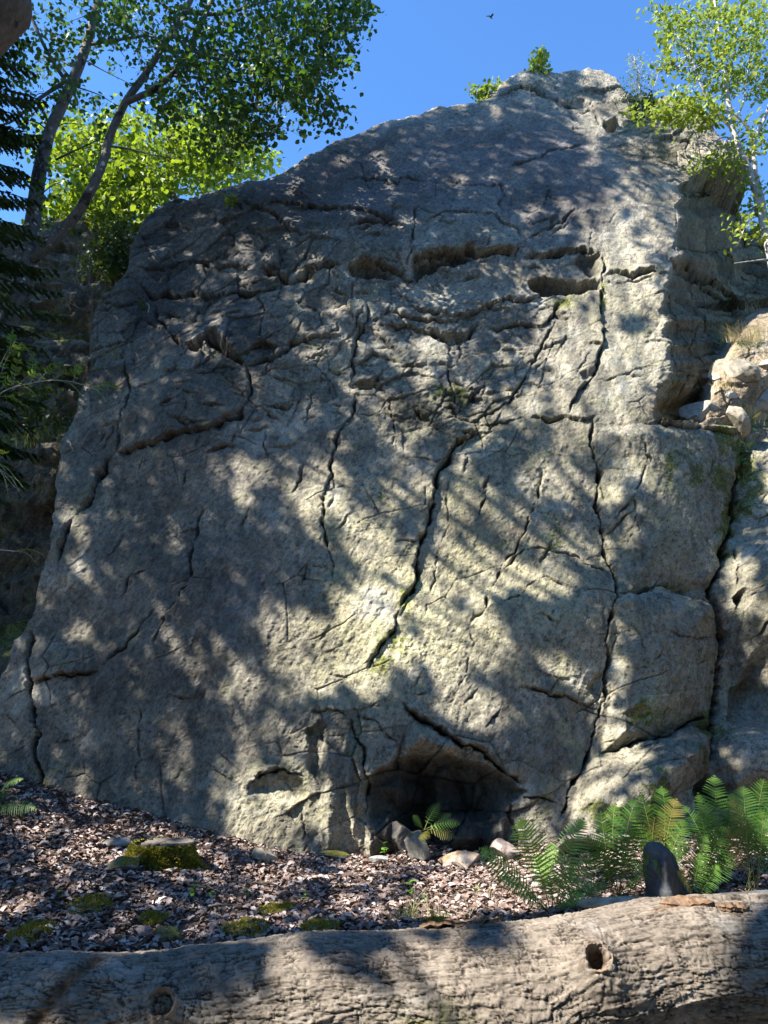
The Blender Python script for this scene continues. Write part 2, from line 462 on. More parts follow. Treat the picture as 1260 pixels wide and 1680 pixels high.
# long overlap band
crack([(421,435),(477,461),(487,456),(513,442),(548,435),(567,432)], 4.0, .22, .22, 40)
crack([(567,432),(600,424),(640,440),(672,447)], 3.0, .18, .20, 40)
crack([(672,447),(680,422),(720,415),(760,413),(800,421),(845,418),(856,400)], 4.0, .20, .30, 45)
crack([(858,425),(900,420),(930,412),(985,415)], 3, .18, .22, 35)
crack([(985,415),(992,440),(986,470)], 3, .16, -.06, 25)
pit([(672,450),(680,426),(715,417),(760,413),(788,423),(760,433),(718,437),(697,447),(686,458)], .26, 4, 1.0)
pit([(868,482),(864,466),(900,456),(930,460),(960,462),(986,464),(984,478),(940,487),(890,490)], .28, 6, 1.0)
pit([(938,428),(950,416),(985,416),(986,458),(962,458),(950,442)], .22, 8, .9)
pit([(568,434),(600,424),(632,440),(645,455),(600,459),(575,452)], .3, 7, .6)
pit([(487,458),(512,443),(522,450),(500,462)], .3, 6)
blob(RUST, 604, 434, 20, 9, 0, .45); blob(RUST, 698, 454, 12, 6, 0, .3)
crack([(228,461),(249,486),(305,481),(381,479),(442,471),(470,460)], 3, .14, .12, 30)
crack([(215,432),(240,440),(300,430),(360,440),(421,435)], 2.0, .08, .06, 30)
crack([(249,496),(274,542),(295,568)], 4.5, .22, -.08, 25)
crack([(295,568),(305,562),(330,572),(338,545),(350,552),(366,572),(401,603)], 4.5, .24, .16, 30)
crack([(401,603),(430,597),(447,591),(482,567),(520,560),(564,562)], 3.5, .18, .13, 35)
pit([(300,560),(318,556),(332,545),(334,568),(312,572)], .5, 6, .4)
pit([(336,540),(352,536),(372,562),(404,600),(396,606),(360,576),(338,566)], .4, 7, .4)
blob(RUST, 284, 552, 12, 22, -30, .7)
crack([(401,603),(412,625),(414,644),(404,662),(401,674)], 4, .18, -.10, 25)
crack([(188,745),(254,725),(305,705),(366,692),(384,684),(401,674)], 3.6, .18, .20, 45)
crack([(122,847),(150,812),(168,776),(188,745)], 4.2, .20, .20, 40)
crack([(96,930),(108,885),(122,847)], 3.6, .16, .16, 30)
pit([(366,690),(384,678),(402,668),(400,692),(380,694)], .25, 5)
crack([(205,560),(208,620),(206,660),(196,700),(188,745)], 2.4, .10, -.04, 25)
crack([(305,612),(360,604),(401,610)], 1.8, .06, .05, 25)
crack([(150,505),(200,500),(249,496)], 2.2, .08, .07, 25)
crack([(140,575),(175,568),(205,560),(228,520),(240,498)], 2.4, .09, .06, 25)
# centre
crack([(599,490),(603,520),(599,532),(585,570),(578,600),(574,639)], 3.0, .14, -.10, 35)
pit([(576,640),(590,630),(609,627),(628,634),(638,648),(612,640),(590,642)], .25, 5)
crack([(574,639),(590,630),(609,627),(635,644)], 2.5, .10, .14, 25)
crack([(574,639),(584,654),(564,705),(548,745),(533,806),(528,857),(538,896),(548,957)], 2.8, .12, -.05, 30)
crack([(620,535),(681,537),(722,547),(742,560),(772,547),(788,527)], 3.5, .16, .14, 30)
crack([(666,501),(722,517),(782,512),(823,496),(860,500),(894,486),(920,478)], 3, .13, .12, 25)
crack([(620,516),(660,520),(700,528),(760,530)], 2.6, .10, .10, 20)
crack([(788,527),(830,538),(889,540),(905,520),(925,492)], 2.6, .11, .10, 30)
pit([(716,552),(742,544),(778,545),(752,562),(736,566)], .25, 6)
crack([(747,649),(770,652),(793,651)], 3.2, .16, .14, 25)
crack([(706,664),(740,668),(772,692),(793,679),(838,654),(869,608),(894,557),(915,527)], 2.4, .10, .05, 30)
crack([(793,600),(796,630),(790,676)], 1.8, .07, .03, 20)
crack([(740,560),(735,610),(745,660),(768,690)], 2.0, .08, -.04, 25)
crack([(640,650),(648,690),(646,740)], 2.0, .08, .04, 20)
crack([(869,687),(930,682),(970,684),(981,677)], 2.6, .14, .10, 30)
crack([(772,692),(820,690),(869,687)], 1.6, .06, .05, 25)
crack([(986,461),(984,500),(986,527),(991,552),(984,590),(970,618),(950,644),(935,679)], 3.0, .14, -.14, 40)
pit([(952,612),(975,600),(984,612),(968,622),(955,625)], .15, 6)
crack([(978,620),(1020,614),(1060,600),(1090,596)], 1.4, .05, .0, 20)
crack([(975,680),(970,725),(981,755),(983,796),(980,827),(986,857),(991,896),(1011,952),(1011,982),(998,1023),(994,1058),(996,1094),(986,1165),(975,1196),(965,1241),(935,1297),(924,1345)], 3.6, .26, .06, 40, amt=.06)
crack([(818,942),(859,901),(925,906),(965,927),(1008,950)], 2.2, .12, -.06, 25)
crack([(854,1127),(904,1140),(950,1153),(983,1165)], 2.2, .11, .09, 30)
crack([(869,1099),(914,1110),(950,1108)], 1.6, .06, .05, 20)
crack([(655,998),(686,937),(696,876),(711,825),(716,776),(747,725),(790,700)], 4.2, .24, .14, 40)
crack([(602,1100),(630,1054),(655,998)], 3.0, .14, .10, 40)
crack([(894,766),(884,810),(869,847),(859,876),(823,932),(793,1003),(772,1020)], 2.8, .15, .10, 40)
crack([(894,947),(860,968),(823,988),(790,1002)], 1.6, .06, .04, 25)
crack([(772,1020),(768,1080),(752,1130),(730,1160)], 1.5, .06, .02, 25)
crack([(741,770),(736,860),(716,950),(700,1020)], 1.6, .05, .03, 25)
crack([(440,700),(436,740),(446,770)], 2, .07, .05, 20)
# central hollow at the foot, its shade painted dark into the rock
crack([(661,1150),(681,1175),(722,1201),(757,1221),(793,1231),(823,1262),(859,1287)], 5, .26, .26, 40)
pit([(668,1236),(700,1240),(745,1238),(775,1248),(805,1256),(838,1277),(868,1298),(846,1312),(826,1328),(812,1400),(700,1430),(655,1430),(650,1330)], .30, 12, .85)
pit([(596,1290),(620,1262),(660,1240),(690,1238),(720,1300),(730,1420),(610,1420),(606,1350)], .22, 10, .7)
block([(662,1228),(680,1180),(722,1204),(757,1224),(748,1240),(710,1246),(676,1236)], .30, 14)
block([(716,1262),(742,1256),(760,1300),(770,1350),(730,1360),(700,1320)], .16, 6)
block([(752,1258),(790,1262),(800,1300),(780,1340),(764,1300)], .12, 6)
block([(780,1340),(812,1320),(828,1340),(826,1420),(786,1420)], .18, 8)
block([(700,1330),(740,1318),(786,1352),(790,1420),(700,1420)], .20, 8)
block([(700,1350),(760,1330),(820,1350),(830,1400),(700,1420)], .45, 20)
block([(620,1290),(650,1270),(700,1284),(704,1320),(650,1330)], .25, 16)
block([(600,1352),(640,1330),(672,1370),(676,1410),(600,1420)], .35, 16)
crack([(843,1306),(880,1310),(920,1319)], 2.2, .12, .08, 20)
crack([(840,1300),(836,1330),(850,1370),(840,1400)], 2.5, .14, .05, 20)
pit([(500,1200),(524,1178),(538,1190),(532,1240),(524,1290),(506,1270)], .16, 8)
crack([(508,1170),(538,1165),(574,1175)], 2.8, .14, .12, 22)
crack([(523,1196),(530,1215),(548,1231)], 3.5, .18, .10, 20)
crack([(574,1175),(580,1200),(600,1240),(604,1290),(598,1340)], 3.0, .15, .08, 25)
crack([(574,1175),(620,1188),(660,1225)], 1.8, .07, .05, 20)
block([(535,1225),(552,1235),(560,1320),(552,1400),(530,1400),(522,1320)], .14, 10)
block([(568,1200),(588,1215),(598,1290),(580,1380),(566,1300)], .12, 9)
crack([(400,1300),(425,1270),(460,1262),(500,1275)], 2.8, .12, .14, 25)
pit([(404,1302),(425,1272),(465,1266),(500,1280),(505,1310),(470,1322),(430,1310)], .14, 14)
crack([(495,1330),(500,1370),(498,1400)], 2.5, .10, 0, 20)
# left slab
crack([(335,830),(325,876),(315,937),(300,970),(289,993),(259,1038),(249,1064)], 3.0, .13, .12, 45)
crack([(163,1099),(188,1069),(244,1013),(262,995)], 2.0, .08, .05, 30)
crack([(51,1125),(81,1110),(122,1104),(163,1099)], 3.0, .14, .18, 40)
crack([(48,1033),(48,1104),(53,1165),(56,1236),(66,1277),(64,1320)], 4.5, .35, -.10, 30)
crack([(335,1250),(355,1265),(380,1280)], 2, .07, .06, 20)
crack([(222,1150),(226,1200),(224,1290)], 1.6, .06, .02, 20)
crack([(115,1290),(114,1340)], 1.6, .05, 0, 20)
crack([(170,930),(200,880),(205,860)], 1.5, .05, .03, 20)
block([(58,1180),(66,1175),(72,1250),(64,1270),(56,1230)], .15, 8)
crack([(0,1170),(20,1180),(40,1205)], 1.8, .06, .04, 20)
# right pillars
block([(985,700),(1060,690),(1150,702),(1205,715),(1212,780),(1195,870),(1170,960),(1100,978),(1030,978),(1012,950),(988,860),(984,780)], .38, 42, .03)
crack([(1060,690),(1100,694),(1150,700),(1214,712)], 2.5, .10, .14, 25)
crack([(1040,720),(1060,770),(1035,820),(1040,880),(1018,920)], 1.8, .07, .04, 25)
block([(1010,985),(1030,975),(1077,970),(1120,982),(1168,992),(1176,1060),(1172,1140),(1166,1200),(1128,1190),(1060,1216),(985,1236),(998,1160),(1004,1060)], .42, 34, .03)
crack([(1016,977),(1077,967),(1130,984),(1168,992)], 3.2, .18, -.24, 30)
crack([(985,1236),(1056,1216),(1128,1185),(1166,1182)], 3.2, .16, -.22, 30)
pit([(1012,1172),(1044,1160),(1060,1176),(1040,1200),(1018,1206)], .14, 9)
block([(940,1310),(965,1240),(1056,1218),(1128,1188),(1172,1200),(1168,1260),(1120,1300),(1060,1360),(960,1400),(930,1380)], .55, 36, .04)
crack([(1020,1020),(1040,1060),(1046,1090)], 1.7, .07, .04, 20)
crack([(1060,1052),(1110,1054),(1172,1048)], 1.5, .05, .04, 20)
crack([(1146,1018),(1168,1026)], 3, .12, .08, 14)
crack([(1219,730),(1204,796),(1194,872),(1180,920),(1163,967),(1176,1023),(1184,1048),(1173,1125),(1168,1175),(1168,1250)], 8, .55, 0, 40, .6)
block([(1222,740),(1300,700),(1420,700),(1420,1500),(1250,1500),(1262,1180),(1230,1104),(1205,1126),(1188,1050),(1196,985),(1204,880)], .40, 40, .03)
pit([(1198,985),(1206,972),(1220,976),(1212,996),(1202,1008)], .35, 4)
pit([(1196,1130),(1230,1108),(1262,1140),(1275,1190),(1230,1196),(1196,1180)], .35, 12)
block([(1176,1200),(1215,1188),(1262,1196),(1300,1230),(1300,1290),(1200,1296),(1176,1260)], .35, 20)
pit([(1140,1290),(1160,1268),(1200,1290),(1210,1330),(1140,1330)], .7, 8)
crack([(1201,880),(1204,940),(1201,985)], 2.4, .10, .05, 20)
crack([(1215,1060),(1240,1030),(1270,1010)], 2.0, .08, .06, 20)
pit([(996,1096),(975,1104),(960,1130),(985,1160)], .16, 8)
# arete block
crack([(990,450),(1040,452),(1062,446),(1082,447),(1100,455)], 3.0, .16, .14, 25)
crack([(1092,420),(1120,438),(1158,456),(1190,480),(1226,508)], 4.5, .24, .22, 30)
crack([(1100,440),(1140,455),(1180,490),(1215,520)], 2.8, .14, .14, 20)
crack([(990,470),(1030,460),(1090,458)], 1.5, .06, .03, 18)
crack([(1180,300),(1200,340),(1228,390),(1262,430)], 5, .35, -.15, 30)

# short secondary fractures, flat lying in the jointed bands and steep on the lower wall
rf = random.Random(77)
for i in range(330):
    if i < 210: x = rf.uniform(150, 980); y = rf.uniform(330, 740); a = math.radians(rf.choice([rf.gauss(-4, 9), rf.gauss(-4, 9), rf.gauss(22, 10), rf.gauss(-62, 10)]))
    else: x = rf.uniform(100, 1240); y = rf.uniform(300, 1330); a = math.radians(rf.choice([rf.gauss(-58, 8), rf.gauss(-70, 8), rf.gauss(0, 14)]))
    L = rf.uniform(12, 62); dx, dy = math.cos(a) * L / 2, math.sin(a) * L / 2
    crack([(x - dx, y - dy), (x, y + rf.uniform(-3, 3)), (x + dx, y + dy)], rf.uniform(1.5, 3.2), rf.uniform(.05, .13), rf.uniform(.02, .12), rf.uniform(12, 26), .85, .12)
# broad relief (metres towards the camera), smooth
ctrl = [(-150,1300,-.2),(0,1200,-.1),(60,1250,0),(150,1250,.05),(300,1200,.1),(450,1150,.2),(450,1350,.3),(560,1000,.15),(600,1300,.25),
 (700,1100,.25),(760,1150,.2),(700,1380,.02),(780,1350,-.05),(850,1200,.35),(900,1050,.35),(900,1300,.35),(980,1250,.1),(1060,1320,.55),(1080,1100,.15),(1090,820,.1),(1185,1100,-.45),(1190,850,-.4),
 (1250,1000,.25),(1250,1250,.3),(100,900,-.15),(120,700,-.25),(160,540,-.4),(240,420,-.45),(300,900,0),(300,640,.12),(380,640,.18),(450,700,-.08),(480,520,.05),(600,560,.05),
 (640,700,.0),(700,640,.12),(780,600,.05),(860,560,0),(940,560,.12),(1040,560,.45),(1040,640,.45),(1040,400,.42),(1060,320,.35),(960,330,.25),(900,380,.3),(800,370,.3),(700,370,.22),(560,400,.12),(400,380,-.1),
 (300,360,-.45),(430,300,-.35),(560,260,-.2),(700,220,0),(820,230,.1),(900,150,.0),(1000,160,-.3),(1040,240,.1),(1100,230,-.3),(700,500,.0),(800,480,.0),(560,860,.1),(440,860,.05),(700,860,.05),(800,850,.12),(920,820,.1),(500,640,-.1)]
cp = np.array(ctrl, np.float32)
sx, sy = np.meshgrid(np.arange(RX0, RX0 + RW + 20, 20), np.arange(RY0, RY0 + RH + 20, 20))
wgt = 0; acc = 0
for x, y, h in cp:
    q = np.exp(-((sx - x) ** 2 + (sy - y) ** 2) / (2 * 62.0 ** 2)) + 1e-6 / (1 + ((sx - x) ** 2 + (sy - y) ** 2) / 1e4)
    wgt = wgt + q; acc = acc + q * h
H1s = (acc / wgt).astype(np.float32); H1s_c = H1s
# the arete: right of this line the rock turns away sharply
ay = [200, 270, 285, 320, 400, 447, 470, 520, 590, 620, 640, 688, 700, 760]
ax = [1400, 1180, 1135, 1112, 1106, 1100, 1092, 1088, 1098, 1106, 1086, 1078, 1190, 1400]
def bil(A, x, y, x0, y0, st):
    u = np.clip((x - x0) / st, 0, A.shape[1] - 1.001); v = np.clip((y - y0) / st, 0, A.shape[0] - 1.001)
    i = u.astype(np.int32); j = v.astype(np.int32); a = (u - i).astype(np.float32); b = (v - j).astype(np.float32)
    return (A[j, i] * (1 - a) + A[j, i + 1] * a) * (1 - b) + (A[j + 1, i] * (1 - a) + A[j + 1, i + 1] * a) * b
jag = fbm(gy / 22, gx * 0 + 3.3, 4, 55) * 12
axl = np.interp(gy, ay, ax).astype(np.float32) + jag
past = np.clip(gx - axl, 0, 150)
past_h = -np.minimum(past, 118) * np.where(gy < 505, .020, .015) * (gy < 702)
# ledge of soil and stones further right, standing back
lx = np.interp(gy, [500, 560, 620, 700, 705], [1230, 1180, 1150, 1128, 1500]).astype(np.float32)
m_soil = sstep(0, 30, gx - lx) * sstep(495, 540, gy) * (gy < 705)
past_h = past_h * (1 - m_soil) + m_soil * (-1.05 + .0048 * np.clip(gy - 500, 0, 220))
H2 *= (1 - .7 * m_soil)
SOIL += m_soil * .9
pit([(1082,626),(1100,618),(1146,640),(1150,660),(1132,692),(1074,684)], .25, 10)
blob(RUST, 1108, 665, 36, 30, 0, 1.0, 4); blob(RUST, 1165, 420, 60, 120, -20, .3)
# outer outline of the rock
OUT = [(-175,1590),(-175,1190),(-60,1150),(0,1112),(25,1052),(46,1030),(60,990),(88,905),(92,800),(96,735),(128,640),(148,520),(160,490),(190,462),(206,440),(212,400),(226,362),(250,338),(290,322),(430,287),(500,250),(570,218),(650,186),(720,163),(780,157),(815,141),(850,120),(885,112),(940,110),(1000,114),(1018,132),(1038,156),(1060,163),(1092,148),(1140,150),(1160,180),(1195,225),(1262,262),(1440,300),(1455,300),(1455,1590)]
random.seed(5)
OUTw = wob(OUT + [OUT[0]], .08, 4)[:-1]
S_, D_, _, _, _ = dist_poly(OUTw, 2000, True); I_ = inside(OUTw, S_)
DO = np.zeros_like(H2); DO[S_] = np.where(I_, 0, D_); DI = np.zeros_like(H2); DI[S_] = np.where(I_, D_, 0)
DROP = np.where(DO > 0, np.minimum(7.5, .02 * DO + .0042 * DO ** 2), 0)
edge_r = .12 * np.exp(-DI / 8) * sstep(760, 640, gy)

# masks
random.seed(3)
for cx, cy, rx, ry, r, v in [(1110,790,60,40,0,.5),(1190,740,30,60,0,.7),(1185,860,26,60,0,.75),(1060,1310,60,44,0,.75),(1000,1340,50,30,0,.6),(1150,1210,26,50,0,.7),(1050,1170,36,34,0,.55),(640,1070,28,60,30,.55),(660,990,18,50,30,.5),
    (990,490,8,60,0,.6),(740,650,40,30,0,.55),(690,1390,26,24,0,.7),(510,1380,30,22,0,.4),(900,870,40,50,0,.35),(620,840,40,60,10,.3),(1120,1080,50,60,0,.3),(1200,1180,30,40,0,.4),(1225,800,20,60,0,.5),(1230,560,40,20,0,.5),(930,500,60,16,0,.4),(60,1270,20,50,0,.5),(950,650,26,30,0,.35),(880,740,60,30,0,.25),(250,1370,40,16,0,.4),(1165,1000,18,16,0,.5),(1085,970,40,8,0,.55)]:
    blob(MOSS, cx, cy, rx, ry, r, v)
for cx, cy, rx, ry, r, v in [(760,900,190,190,20,.9),(640,1030,120,120,25,1.0),(520,1080,90,80,30,.6),(1080,850,110,140,0,.65),(900,1010,120,100,0,.45),(1060,1140,90,130,0,.55),(1040,520,60,130,0,.45),(820,700,120,60,0,.4),(460,1340,110,60,0,.6),(540,860,60,60,0,.5),(1020,1330,90,50,0,.5),(1240,900,50,200,0,.5)]:
    blob(WARM, cx, cy, rx, ry, r, v)
for cx, cy, rx, ry, r, v in [(700,280,210,85,-8,1.0),(900,250,90,60,10,.8),(420,520,60,55,20,.6),(930,330,110,60,-15,.8),(500,330,150,50,-10,.7),(300,1000,170,150,30,.4),(200,1200,110,140,0,.35),(430,960,80,90,30,.45),(370,380,150,70,0,.75),(300,520,140,110,0,.6),(250,440,60,80,0,.7),(560,330,120,50,0,.6),(330,720,130,110,0,.5),(200,640,100,160,0,.3)]:
    blob(PURP, cx, cy, rx, ry, r, v, 3)
for cx, cy, rx, ry, r, v in [(640,580,260,110,0,1),(400,480,190,140,0,.9),(720,700,140,80,0,.7),(560,1260,120,110,0,.9),(740,1320,130,110,0,1.8),(1150,560,90,150,0,.8),(1100,220,110,60,0,1),(930,155,110,30,0,1),(560,430,180,60,0,.7),(1220,850,60,200,0,.7),(170,580,70,150,0,.7),(1050,1300,120,80,0,.6),(300,380,90,60,0,.8),(1240,400,60,120,0,1),(1120,1150,80,120,0,.4)]:
    blob(BLOCKY, cx, cy, rx, ry, r, v, 3)
BLOCKY = np.clip(BLOCKY, .10, 1.5)

# ------------------------------------------------------------------ cliff mesh
def Yb(z): return 9.0 + .10 * z + .010 * z * z
def Yd(z): return .10 + .020 * z
NR, NC = 1240, 1000
zz = np.linspace(-.7, 16.5, 4000)
_, pyz = proj(np.stack([0 * zz, Yb(zz), zz], -1))
rows_py = np.linspace(pyz[0], max(pyz[-1], 60), NR)
zr = np.interp(-rows_py, -pyz, zz)
dep = Yb(zr) * CP + (zr - 1.5) * SP
uu = np.linspace(-1, 1, NC)
xl = .508 * dep + .9; xr = .508 * dep + 1.0
X = np.where(uu[None] < 0, uu[None] * xl[:, None], uu[None] * xr[:, None])
Z = np.repeat(zr[:, None], NC, 1); Y = Yb(Z)
nn = np.stack([np.zeros_like(Z), -np.ones_like(Z), Yd(Z)], -1); nn /= np.linalg.norm(nn, axis=-1, keepdims=True)
G = np.stack([X, Y, Z], -1)
def blur(A, r):
    for ax in (0, 1):
        for _ in range(2):
            c = np.cumsum(np.insert(A, 0, 0, ax), ax, dtype=np.float64); n = A.shape[ax]
            lo_ = np.clip(np.arange(n) - r, 0, n); hi_ = np.clip(np.arange(n) + r + 1, 0, n)
            A = ((np.take(c, hi_, ax) - np.take(c, lo_, ax)) / (hi_ - lo_).reshape((-1, 1) if ax == 0 else (1, -1))).astype(np.float32)
    return A
PH = blur(past_h.astype(np.float32), 1)
h1 = np.zeros_like(X)
for it_ in range(16):
    px, py = proj(G + nn * h1[..., None])
    h1 = h1 * .45 + .55 * (bil(H1s, px, py, RX0, RY0, 20) + bil(PH, px, py, RX0, RY0, 1))
big = fbm(X * .45, Z * .45, 3, 3) * .10
px, py = proj(G + nn * h1[..., None])
smp = lambda A: bil(A, px, py, RX0, RY0, 1)
# jitter the lookup a little so joints are ragged
jx = fbm(X * 5, Z * 5, 2, 21) * 2.2 + 1.3 * (worley(X * 9, Z * 11, 22, True)[3]) * 2; jy = fbm(X * 5, Z * 5, 2, 31) * 2.2 + 1.3 * (worley(X * 11, Z * 9, 23, True)[3]) * 2
px2, py2 = px + jx, py + jy
sj = lambda A: bil(A, px2, py2, RX0, RY0, 1)
bl = sj(BLOCKY)
# foliation leaning to the upper right
a_ = math.radians(62); U1 = X * math.cos(a_) + Z * math.sin(a_); V1 = -X * math.sin(a_) + Z * math.cos(a_)
wx = X + .05 * fbm(X * 1.6, Z * 1.6, 3, 41); wz = Z + .05 * fbm(X * 1.6, Z * 1.6, 3, 43)
Ur = wx * .94 + wz * .34; Vr = -wx * .34 + wz * .94
f1, f2, fp, fh = worley(Ur * 1.5, Vr * 2.5, 51, True)
g1, g2, gp, gh = worley(Ur * 4.2 + 5, Vr * 7.0, 61, True)
k1, k2, kp, kh = worley(wx * 12, wz * 17 + 3, 71, True)
n_ = big
n_ = n_ + bl * (.12 * fp + .035 * fh) + (.22 + .6 * bl) * (.036 * gp + .016 * gh) + (.25 + .75 * bl) * (.024 * kp + .009 * kh)
n_ = n_ - (bl * .03) * np.exp(-((f2 - f1) / .03) ** 2)
n_ = n_ + .012 * ridged(X * 1.7, Z * 1.7, 4, 81) * bl
n_ = n_ + .009 * fbm(V1 * 10, U1 * 2.2, 4, 85) * (.4 + .6 * sstep(7, 3, Z)) + .014 * fbm(V1 * 3.2, U1 * .8, 3, 87)
n_ = n_ + .0075 * fbm(X * 13, Z * 13, 4, 89, .6) + .003 * ridged(X * 40, Z * 40, 2, 90)
# thin random hairline joints
w1_, w2_ = worley(Ur * .95 + 2, Vr * 1.6, 95); hm = sstep(.12, .35, fbm(X * .9, Z * .9, 2, 97)); w3_, w4_ = worley(Ur * 2.3, Vr * 3.1 + 4, 96); hm2 = sstep(.1, .3, fbm(X * 1.4, Z * 1.4, 2, 98))
hair = np.maximum(np.exp(-((w2_ - w1_) / .012) ** 2) * hm, .5 * np.exp(-((w4_ - w3_) / .016) ** 2) * hm2 * sstep(.5, 1, bl))
n_ = n_ - .03 * hair
h2 = sj(H2) * np.clip(1 - 1.2 * sj(DROP), 0, 1) - sj(edge_r) - sj(DROP)
h = h1 + h2 + n_ * np.clip(1 - sj(DROP), 0, 1)
P = G + nn * h[..., None]
# outside relief also pushes the pillar tops etc; faces fully dropped are removed
dr = sj(DROP)
faces = grid_faces(NR, NC)
keep = (dr.ravel()[faces] < 7.4).any(1)
faces = faces[keep]
used = np.zeros(NR * NC, bool); used[faces.ravel()] = True
remap = np.cumsum(used) - 1
faces = remap[faces]
cliff = mesh_np('cliff', P.reshape(-1, 3)[used], faces, rock_mat('cliff_rock', True, (.345, .315, .245), (.19, .182, .155)), smooth=False)
crk_shade = np.clip(sj(CRK_SHADE) + .55 * hair + bl * .35 * np.exp(-((f2 - f1) / .04) ** 2), 0, 1)
brk = .5 + 1.1 * fbm(X * 2.4, Z * 2.4, 4, 101)
mA = np.stack([np.clip(smp(MOSS) * np.clip(brk + .3, 0, 1.4), 0, 1), np.clip(smp(WARM) * (.6 + .5 * brk), 0, 1), np.clip(smp(PURP) * (.75 + .4 * brk), 0, 1)], -1).reshape(-1, 3)[used]
mB = np.stack([crk_shade, np.clip(smp(SOIL), 0, 1), np.clip(sj(RUST), 0, 1)], -1).reshape(-1, 3)[used]
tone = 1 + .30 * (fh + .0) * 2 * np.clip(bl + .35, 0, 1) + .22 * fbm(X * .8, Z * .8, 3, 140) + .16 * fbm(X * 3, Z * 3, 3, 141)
LIGHT_TN = np.zeros_like(H2)  # painted light: sunlit patches lighter, shaded slabs and hollow darker
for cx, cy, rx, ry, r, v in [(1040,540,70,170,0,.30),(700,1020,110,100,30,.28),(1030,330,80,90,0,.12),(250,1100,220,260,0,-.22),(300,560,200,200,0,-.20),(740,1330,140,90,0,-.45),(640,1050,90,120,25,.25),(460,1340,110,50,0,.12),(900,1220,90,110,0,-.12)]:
    blob(LIGHT_TN, cx, cy, rx, ry, r, v, 3)
FACE = blur(((past > 5) & (gy > 285) & (gy < 705) & (m_soil < .3)).astype(np.float32), 2)  # arete face: browner rock, with its shade painted in as darker tone
tone = np.clip(tone + smp(LIGHT_TN), .35, 1.5) * (1 - .45 * smp(FACE) * (1 - np.clip(smp(RUST) * 1.3, 0, 1)))
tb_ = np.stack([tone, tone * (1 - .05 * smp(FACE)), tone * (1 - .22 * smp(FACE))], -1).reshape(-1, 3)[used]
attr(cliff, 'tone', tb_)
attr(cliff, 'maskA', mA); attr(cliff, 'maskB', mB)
tag(cliff, 'tall grey fractured rock face leaning back over a leaf covered floor', 'cliff', kind='structure')
CL = P[::8, ::8]; CLf = grid_faces(*CL.shape[:2])
def cliff_at(pxx, pyy, off=0.0):
    """nearest cliff vertex seen at a photo pixel (front-most)"""
    d = (PXF - pxx) ** 2 + (PYF - pyy) ** 2
    i = np.argsort(d.ravel())[:6]; c = P.reshape(-1, 3)[i]
    return c[np.argmin(c[:, 1])] + np.array([0, -off, 0])
PXF, PYF = proj(P)

# ------------------------------------------------------------------ ground
def gh_(x, y):
    x = np.asarray(x, float); y = np.asarray(y, float)
    s = sstep(4.2, 9.0, y)
    z = .02 + .21 * np.clip(-x - .9, 0, 8) * s + .12 * np.clip(x - .9, 0, 6) * sstep(4.0, 6.6, y)
    z = z - .03 * sstep(3.6, 2.6, y)
    z = z + .10 * sstep(8.2, 10.0, y)
    z = z + .035 * fbm(x * 1.1, y * 1.1, 3, 201) + .012 * fbm(x * 5, y * 5, 3, 203)
    far = sstep(14, 60, np.hypot(x, y)); return z * (1 - far) + far * (.4 + .6 * fbm(x * .03, y * .03, 2, 205))
def gpt(px_, py_):
    d = ray(px_, py_); t = np.linspace(2.0, 12, 4000)
    Q = EYE + d * t[:, None]; k = np.argmax(Q[:, 2] < gh_(Q[:, 0], Q[:, 1])); return Q[k]
q = np.linspace(-1, 1, 520); gxw = 9 * q + 140 * q ** 7
q2 = np.linspace(-1, 1, 520); gyw = 5 + 8 * q2 + 140 * q2 ** 7
GX, GY = np.meshgrid(gxw, gyw)
gm = M_('forest_soil')
a = gm.noise(9, 5, .65); b_ = gm.noise(60, 4, .7)
gm.col(gm.mix(gm.rng(b_, .35, .65), (.05, .038, .028), (.17, .13, .10))); gm.set(.9, .2); gm.bump(b_, .8, .02)
ground = mesh_np('ground', np.stack([GX, GY, gh_(GX, GY)], -1).reshape(-1, 3), grid_faces(520, 520), gm.m, smooth=True)
tag(ground, kind='structure')

# hillside behind on the left, dark mossy rock steps
hp = np.array([(9.3,-.3),(9.7,.75),(10.1,1.3),(10.6,2.1),(11.8,3.0),(12.2,4.2),(12.4,5.9),(13.0,6.3),(13.2,7.4),(13.3,8.6),(13.8,9.0),(14.0,10.6),(14.6,11.9),(17,13.0),(24,14.0)])
hs = smooth_path(np.c_[hp, 0 * hp[:, 0]], 420)[:, :2]
hxg = np.linspace(-16, -3.2, 460)
HX = np.repeat(hxg[None], 420, 0) ; HS = np.repeat(np.linspace(0, 14, 420)[:, None], 460, 1)
HY = np.repeat(hs[:, 0][:, None], 460, 1); HZ = np.repeat(hs[:, 1][:, None], 460, 1)
tn = np.gradient(hs, axis=0); tn /= np.linalg.norm(tn, axis=1)[:, None]
w1, w2, wp, wh = worley(HX * 1.1, HZ * 2.6 + HY * .5, 301, True)
v1, v2, vp, vh = worley(HX * 3.3, HZ * 6.5 + HY, 311, True)
hh = .5 * wp + .22 * wh + .12 * vp + .05 * vh + .22 * fbm(HX * .6, HZ * .7, 3, 305) + .03 * fbm(HX * 7, (HZ + HY) * 7, 4, 307)
HP = np.stack([HX, HY - hh * tn[:, 1][:, None], HZ + hh * tn[:, 0][:, None]], -1)
hill = mesh_np('hillside', HP.reshape(-1, 3), grid_faces(420, 460), rock_mat('hill_rock', True, (.085, .078, .058), (.035, .034, .026)), smooth=True)
flat = np.repeat(sstep(.5, .9, np.abs(tn[:, 0]))[:, None], 460, 1)
mo = np.clip(flat * .55 + .38 * fbm(HX * 1.4, HZ * 1.4 + HY, 3, 320) + .10, 0, 1)
so_ = np.clip(flat * .8 * (HZ < 4) + .5 * fbm(HX, HZ + HY, 3, 330), 0, 1)
attr(hill, 'tone', np.ones((HX.size, 3)))
